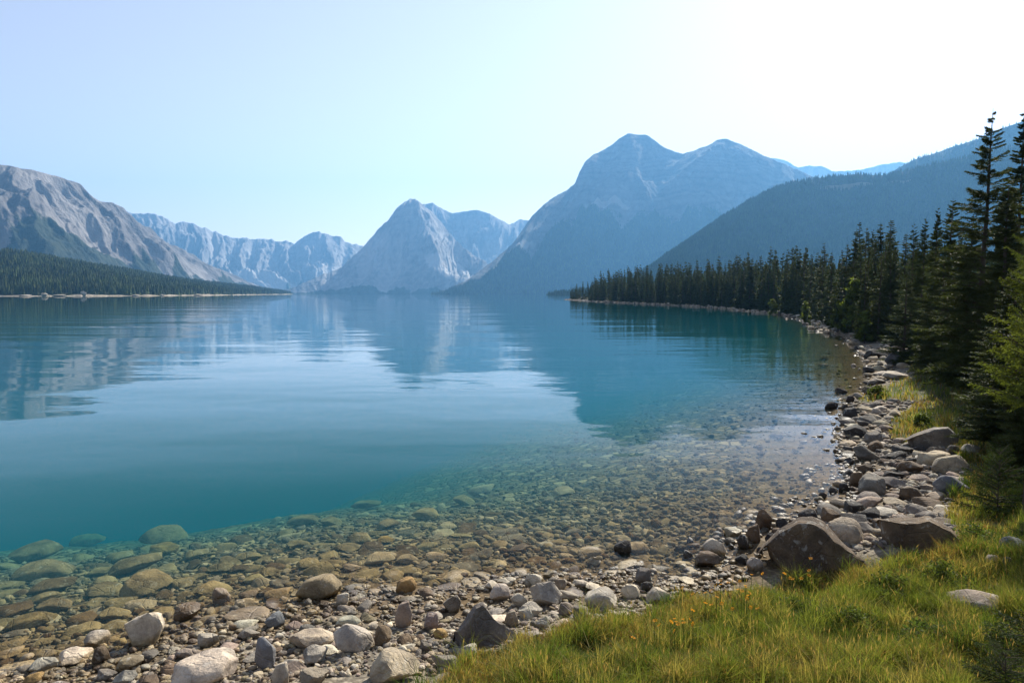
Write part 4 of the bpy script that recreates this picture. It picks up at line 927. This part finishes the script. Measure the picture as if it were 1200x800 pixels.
cls = {}
for r in recs:
    if r['lab']: continue
    nm = min(LAND, key=lambda k: (r['x'] - LAND[k][0])**2 + (r['y'] - LAND[k][1])**2); d = math.hypot(r['x'] - LAND[nm][0], r['y'] - LAND[nm][1])
    ua, ul = px_of((r['x'], r['y'], 0))[0], px_of((*LAND[nm], 0))[0]
    size = 'small' if r['W'] < .2 else 'fist-deep' if False else 'medium' if r['W'] < .36 else 'large'
    cls.setdefault((size, r['c'], r['wet'], nm, 'right' if ua > ul else 'left'), []).append((d, r))
for (size, c, wet_, nm, side), lst in cls.items():
    lst.sort(key=lambda t: t[0])
    for k, (d, r) in enumerate(lst):
        od = ORD[k] if k < len(ORD) else f'{k + 1}th '
        r['lab'] = f"{size} {c} stone {'under water' if wet_ else 'ashore'}, {od}nearest the {nm}, {side} side"
for r in recs:
    k = r['o'].name.split('.')[0]
    tag(r['o'], r['lab'], 'stone' if k != 'boulder' else 'boulder', {'lakebed_stone': 'stones lying under the clear water', 'shore_stone': 'stones along the shore', 'boulder': 'boulders on the shore'}[k])

# pebbles: masses nobody could count
def merge_rocks(items, level, seed):
    r = np.random.default_rng(seed); base = [rock(500 + i, level=level, angular=1., planes=14, rough=.05) for i in range(8)]; Vs = []; Fs = []; Cs = []; k = 0
    for (x, y, z, W, D, H, col) in items:
        V, F_ = base[r.integers(8)]; a = r.uniform(0, 6.28); c_, s_ = math.cos(a), math.sin(a)
        P = V * [W, D, H]; t1, t2 = r.normal(0, .12, 2); P = P + np.stack([0 * P[:, 0], 0 * P[:, 0], P[:, 0] * t1 + P[:, 1] * t2], -1)
        P = np.stack([P[:, 0] * c_ - P[:, 1] * s_ + x, P[:, 0] * s_ + P[:, 1] * c_ + y, P[:, 2] + z - H * .2], -1)
        Vs.append(P); Fs.append(F_ + k); Cs.append(np.broadcast_to(col, P.shape)); k += len(P)
    return np.vstack(Vs), np.vstack(Fs), np.vstack(Cs)
def pebble_items(n, ulo, uhi, vlo, vhi, wlo, whi, cols, mode, seed, pw=1.8):
    r = np.random.default_rng(seed); u = r.uniform(ulo, uhi, n); v = r.uniform(vlo, vhi, n)
    d = np.array([on_z(a, b) for a, b in zip(u, v)]); x, y = d[:, 0], d[:, 1]; z = ground_z(x, y); s = sdist(x, y); g = inside(grass_poly, x, y)
    ok = ~g & ((s < .1) if mode == 'wet' else (s > -.3)); out = []
    for i in np.nonzero(ok)[0]:
        W = wlo * (whi / wlo) ** (r.random() ** pw); c = jitter_col(cols[r.integers(len(cols))], r, .3)
        H = W * r.uniform(.35, .65)
        out.append((x[i], y[i], z[i], W, W * r.uniform(.6, .95), H, c))
    return out
items_w = pebble_items(9000, -40, 900, 540, 815, .035, .13, ['tan', 'beige', 'brown', 'grey', 'tan'], 'wet', 1) + pebble_items(3000, 560, 1010, 400, 640, .06, .22, ['tan', 'beige', 'brown', 'grey'], 'wet', 2)
items_w += [(x, y, z, W, W * .8, W * .35, jitter_col(c, sr, .2)) for (x, y, z, W, c, cond) in rest if cond == 'wet']
items_d = pebble_items(9000, -20, 860, 655, 830, .025, .10, ['tan', 'grey', 'beige', 'brown', 'pale', 'pinkish', 'tan'], 'dry', 3) + pebble_items(5000, 955, 1190, 440, 660, .05, .20, ['grey', 'pinkish', 'beige', 'brown', 'pale', 'grey'], 'dry', 4)
items_d += [(x, y, z, W, W * .8, W * .5, jitter_col(c, sr, .2)) for (x, y, z, W, c, cond) in rest if cond == 'dry']
# pale rubble along the point and the bend
rp = np.random.default_rng(77)
for k in range(1500):
    p = fine[min(3999, int(4000 * rp.random() ** .6))]; q = p + rp.normal(0, 1, 2) * [1.2, 1.2] + p / np.linalg.norm(p) * rp.uniform(-.5, 2.5)
    W = rp.uniform(.25, .9) * (1 if p[1] > 60 else .6); z = GZ(*q)
    if z < -.25: continue
    items_d.append((q[0], q[1], z, W, W * .8, W * rp.uniform(.4, .8), jitter_col(['pale', 'beige', 'grey', 'cream'][rp.integers(4)], rp, .2)))
for nm, its, lab, sd in (('pebbles', items_d, 'loose pebbles and rubble of the shingle beach along the shore', 1), ('lakebed_pebbles', items_w, 'small stones covering the lake bed in the clear shallows', 2)):
    V, F_, C_ = merge_rocks(its, 2, sd)
    tag(link(nm, mesh_np(nm, V, F_, True, colors=C_), M['pebbles']), lab, 'pebbles', kind='stuff')

# pale outcrops and driftwood-grey rocks on the left shore
for k, (u, v, w_, h_) in enumerate([(52, 345, 9, 4), (98, 345.6, 7, 6), (70, 345.5, 14, 2.2), (158, 345.8, 10, 2), (232, 345.8, 12, 1.6), (30, 345.3, 14, 2.2), (190, 345.8, 5, 2)]):
    Yd = (930, 985, 960, 1050, 1300, 950, 1120)[k]; x = (u - 600) / 800 * Yd; kx = Yd / 800
    V, F_ = rock(700 + k, level=4, angular=.9, planes=12, rough=.12)
    me = mesh_np('shore_outcrop', V, F_, True); me.materials.append(M['stone'])
    o = bpy.data.objects.new('shore_outcrop', me); COL.objects.link(o); o.location = (x, Yd + 2, -.3); o.scale = (w_ * kx, w_ * kx * .6, h_ * kx); o.color = (.46, .40, .33, 1)
    tag(o, ['pale rock outcrop at the left end of the far beach', 'tall pale rock face rising among the trees on the left shore', 'long low pale rock ledge between beach and wood', 'pale ledge at the middle of the left shore',
            'low pale ledge near the tip of the left shore', 'pale low rock at the picture edge on the far beach', 'small pale rock on the waterline under the left wood'][k], 'rock', 'pale rocks on the far left shore')

# ------------------------------------------------------------------ grass
gr = np.random.default_rng(12)
def blades(P, Hh, tint, lean=.5, width=.010):
    n = len(P); a = gr.uniform(0, 6.28, n); d = np.stack([np.cos(a), np.sin(a), 0 * a], -1); b = gr.uniform(0, 6.28, n); s = np.stack([np.cos(b), np.sin(b), 0 * b], -1)
    ln = (gr.random(n) ** 1.3 * lean * 1.5)[:, None] * Hh[:, None]; up = np.array([0, 0, 1.])
    w = (width * gr.uniform(.6, 1.4, n))[:, None]
    p1 = P + up * (Hh * .55)[:, None] + d * ln * .28; p2 = P + up * (Hh * gr.uniform(.85, 1., n))[:, None] + d * ln
    V = np.stack([P - s * w * .5, P + s * w * .5, p1 - s * w * .4, p1 + s * w * .4, p2], 1).reshape(-1, 3)
    k = np.arange(n)[:, None] * 5
    return V, np.concatenate([k + 0, k + 1, k + 3, k + 2], 1), np.concatenate([k + 2, k + 3, k + 4], 1), np.repeat(tint, 5, 0)
n = 430000
u = gr.uniform(480, 1240, n); v = 372 + (830 - 372) * gr.random(n) ** .62
dd = np.array([ray(a, b) for a, b in zip(u, v)])
zt = np.full(n, .9)
for it in range(6):
    t = (zt - CAM_H) / dd[:, 2]; x, y = dd[:, 0] * t, dd[:, 1] * t; zt = .5 * zt + .5 * np.clip(ground_z(x, y), .0, 2.2)
ok = (y > .5) & (y < 90); x, y, u, v = x[ok], y[ok], u[ok], v[ok]
ey = 2 + 45 * gr.random(170000) ** 1.6; ex = ey * .75 + gr.random(170000) ** 1.3 * (6 + ey * .6)
x = np.concatenate([x, ex]); y = np.concatenate([y, ey])
x = x + gr.normal(0, .03, len(x)) * np.maximum(1, y / 6); y = y + gr.normal(0, .06, len(y)) * np.maximum(1, y / 6)
g = inside(grass_poly, x, y); ed = polydist(grass_poly, x, y, True); ed = np.where(g, ed, -ed) + fbm(x * 2.2, y * 2.2, 3, 40) * .25
cl = fbm(x * 1.6, y * 1.6, 3, 60); cl2 = fbm(x * .5, y * .5, 3, 61); fine_c = fbm(x * 5, y * 5, 2, 62)
bare = np.exp(-((x - 2.35) / .55)**2 - ((y - 3.3) / .45)**2) + np.exp(-((x - 1.5) / .4)**2 - ((y - 2.9) / .4)**2) * .8
ok = (ed > 0) & (gr.random(len(x)) < np.clip(.75 + 1.2 * cl + .5 * fine_c, .10, 1)) & (gr.random(len(x)) > 1.1 * bare)
for (a_, b_, r_) in placed: ok &= ((x - a_)**2 + (y - b_)**2) > (r_ * .8)**2
x, y, cl, cl2, ed, fine_c = x[ok], y[ok], cl[ok], cl2[ok], ed[ok], fine_c[ok]
z = ground_z(x, y)
hh = np.clip(.15 + .20 * cl + .12 * cl2 + .10 * fine_c, .04, .45) * gr.uniform(.55, 1.3, len(x)) * np.clip(ed / .5 + .45, .4, 1)
hh *= np.interp(y, [0, 3, 8, 30, 90], [.75, .9, 1.05, 1.3, 1.8])
G1 = np.array([.068, .100, .018]); G2 = np.array([.15, .168, .034]); YL = np.array([.31, .25, .080]); RU = np.array([.20, .115, .040]); DK = np.array([.030, .055, .014])
mixv = np.clip(.5 + 1.3 * cl2 + gr.normal(0, .25, len(x)), 0, 1)[:, None]; tint = G1 * (1 - mixv) + G2 * mixv
dry_p = np.clip(.22 + .9 * fbm(x * .8, y * .8, 3, 70) + .50 * smooth(.8, .1, ed) + .10 * smooth(6, 14, y), .03, .75); q = gr.random(len(x))
tint = np.where((q < dry_p)[:, None], YL * gr.uniform(.6, 1.2, (len(x), 1)), tint); tint = np.where((q < dry_p * .42)[:, None], RU * gr.uniform(.7, 1.3, (len(x), 1)), tint)
dkm = (fbm(x * 1.1, y * 1.1, 2, 75) > .22) & (q > .5); tint = np.where(dkm[:, None], DK * gr.uniform(.8, 1.4, (len(x), 1)), tint)
# long-bladed tufts
nt_ = 420; kk = gr.choice(len(x), nt_, p=(lambda w_: w_ / w_.sum())(np.where(y < 16, np.clip(.4 + cl, .05, 2) / 1, 0))); per = 55
tx = np.repeat(x[kk], per) + gr.normal(0, .05, nt_ * per); ty = np.repeat(y[kk], per) + gr.normal(0, .05, nt_ * per)
tz = ground_z(tx, ty); th = np.repeat(gr.uniform(.22, .42, nt_), per) * gr.uniform(.5, 1.1, nt_ * per)
tt = np.repeat(np.where(gr.random((nt_, 1)) < .3, YL * .8, np.where(gr.random((nt_, 1)) < .45, G1, G2)), per, 0) * gr.uniform(.75, 1.25, (nt_ * per, 1))
gx, gy, gz_, gh, gt = np.concatenate([x, tx]), np.concatenate([y, ty]), np.concatenate([z, tz]), np.concatenate([hh, th]), np.vstack([tint, tt])
V, Fq, Ft, tc = blades(np.stack([gx, gy, gz_ - .01], -1), gh, gt, .75, .0050 * np.maximum(1, gy / 7) * np.interp(gy, [0, 9, 14, 90], [1, 1, 1.25, 1.7]))
tag(link('grass', mesh_np('grass', V, [Fq, Ft], False, colors=tc), M['grass']), 'green and straw-coloured grass covering the bank and the spit', 'grass', kind='stuff')
print('blades', len(x))
# tall seed stems
k = gr.random(len(x)) < .0028 * np.interp(y, [0, 12, 20], [1, 1, .3]); P = np.stack([x[k], y[k], z[k]], -1); hs = hh[k] * 1.1 + .10
V, Fq, Ft, tc = blades(P, hs, np.tile(np.array([.30, .20, .08]), (len(P), 1)), .25, .005 * np.maximum(1, P[:, 1] / 7))
hv = P + np.array([0, 0, 1.]) * (hs * .9)[:, None]; nV = len(V); dx_ = gr.normal(0, .012, (len(P), 3)); hd = np.stack([hv - [0, 0, .025] + dx_ * .5, hv + [.0045, 0, 0] + dx_ * .7, hv + [0, 0, .03] + dx_ * 1.3, hv - [.0045, 0, 0] + dx_ * .7], 1).reshape(-1, 3)
V2 = np.vstack([V, hd]); Fh = nV + np.arange(len(hd)).reshape(-1, 4)
tag(link('seed_grass', mesh_np('seed_grass', V2, [Fq, Fh, Ft], False, colors=np.vstack([tc, np.tile([.26, .17, .07], (len(hd), 1))])), M['grass']), 'tall rust-coloured seed stems rising out of the bank grass', 'grass', kind='stuff')

# orange flowers
fr = np.random.default_rng(31)
bm = bmesh.new()
for i in range(6):
    a = i * math.pi / 3; vs = [bm.verts.new((math.cos(a + d) * r_, math.sin(a + d) * r_, z_)) for d, r_, z_ in ((-.25, .004, 0), (-.35, .016, .006), (0, .022, .004), (.35, .016, .006), (.25, .004, 0))]; bm.faces.new(vs)
pm = bpy.data.meshes.new('petals'); bm.to_mesh(pm); bm.free(); pm.materials.append(M['petal'])
bm = bmesh.new(); bmesh.ops.create_cone(bm, segments=5, radius1=.003, radius2=.002, depth=1, cap_ends=False)
for v_ in bm.verts: v_.co.z += .5
sm = bpy.data.meshes.new('stem'); bm.to_mesh(sm); bm.free(); sm.materials.append(M['stem'])
for (uc, vc, nf, lab, grp) in ((852, 735, 24, 'small orange flower in the loose cluster where the bank grass turns yellow', 'orange flowers in the left of the grass'), (795, 770, 12, 'small orange flower standing low in the grass near the bottom edge', 'orange flowers near the bottom edge'),
                               (925, 706, 9, 'small orange flower in the grass below the huge peaked boulder', 'orange flowers under the boulder')):
    for i in range(nf):
        p = hit(uc + fr.normal(0, 32), vc + fr.normal(0, 15)); h_ = fr.uniform(.26, .40)
        e = bpy.data.objects.new('orange_flower', None); COL.objects.link(e); e.location = (p[0], p[1], p[2]); tag(e, lab, 'flower', grp)
        s_ = link('stem', sm, [], e); s_.scale = (1, 1, h_); pt = link('petals', pm, [], e); pt.location = (0, 0, h_); pt.rotation_euler = (fr.normal(.4, .4), fr.normal(0, .4), fr.uniform(0, 6)); pt.scale = (1.15,) * 3

# ------------------------------------------------------------------ air
hm = NT('haze_air')
pv = hm.n('ShaderNodeVolumePrincipled'); pv.inputs['Color'].default_value = (.19, .52, 1.0, 1); pv.inputs['Density'].default_value = 1.0e-4; pv.inputs['Anisotropy'].default_value = .32
hm.t.links.new(pv.outputs[0], hm.out.inputs['Volume'])
bm = bmesh.new(); bmesh.ops.create_cube(bm, size=1)
HZ = (9200, 9200, 1500)
for v in bm.verts: v.co = (v.co.x * 2 * HZ[0], v.co.y * 2 * HZ[1], -42 if v.co.z < 0 else HZ[2])
me = bpy.data.meshes.new('haze'); bm.to_mesh(me); bm.free(); me.materials.append(hm.m)
tag(link('haze', me, hm.m), 'thin blue summer haze over the lake and mountains', 'haze', kind='stuff')

# ------------------------------------------------------------------ light, sky, camera
SUN_AZ, SUN_EL = R_(32), R_(37)
sd = np.array([math.sin(SUN_AZ) * math.cos(SUN_EL), math.cos(SUN_AZ) * math.cos(SUN_EL), math.sin(SUN_EL)])
from mathutils import Vector
L = bpy.data.lights.new('sun', 'SUN'); L.energy = 5.0; L.angle = R_(.53); L.color = (1, .94, .83)
lo = bpy.data.objects.new('sun', L); COL.objects.link(lo); lo.rotation_euler = Vector(sd).to_track_quat('Z', 'Y').to_euler()
wd = bpy.data.worlds.new('World'); SC.world = wd; wd.use_nodes = True; nt = wd.node_tree; nt.nodes.clear()
sky = nt.nodes.new('ShaderNodeTexSky'); sky.sky_type = 'NISHITA'; sky.sun_disc = False; sky.sun_elevation = SUN_EL; sky.sun_rotation = SUN_AZ
sky.altitude = 1200; sky.air_density = 1.0; sky.dust_density = .9; sky.ozone_density = .8
bg = nt.nodes.new('ShaderNodeBackground'); bg.inputs['Strength'].default_value = .09
ow = nt.nodes.new('ShaderNodeOutputWorld'); hs = nt.nodes.new('ShaderNodeHueSaturation'); hs.inputs['Saturation'].default_value = .56; nt.links.new(sky.outputs[0], hs.inputs['Color']); wb = nt.nodes.new('ShaderNodeMix'); wb.data_type = 'RGBA'; wb.blend_type = 'MULTIPLY'; wb.inputs[0].default_value = 1; wb.inputs[7].default_value = (1.12, .98, .96, 1); nt.links.new(hs.outputs[0], wb.inputs[6]); nt.links.new(wb.outputs[2], bg.inputs[0]); nt.links.new(bg.outputs[0], ow.inputs[0])

cam = bpy.data.cameras.new('camera'); cam.sensor_width = 36; cam.lens = 24; cam.clip_start = .05; cam.clip_end = 60000
co = bpy.data.objects.new('camera', cam); COL.objects.link(co); co.location = (0, 0, CAM_H); co.rotation_euler = (R_(90) - PITCH, 0, 0); SC.camera = co

SC.view_settings.view_transform = 'Standard'; SC.view_settings.look = 'None'; SC.view_settings.gamma = 1; SC.view_settings.use_curve_mapping = False
SC.view_settings.exposure = 1.12
SC.render.engine = 'CYCLES'
cy = SC.cycles
cy.max_bounces = 6; cy.diffuse_bounces = 2; cy.glossy_bounces = 2; cy.transmission_bounces = 3; cy.transparent_max_bounces = 10; cy.volume_bounces = 0
cy.use_denoising = True; cy.denoiser = 'OPENIMAGEDENOISE'; cy.denoising_input_passes = 'RGB_ALBEDO_NORMAL'; cy.denoising_prefilter = 'ACCURATE'
cy.caustics_reflective = False; cy.caustics_refractive = False; cy.sample_clamp_indirect = 6
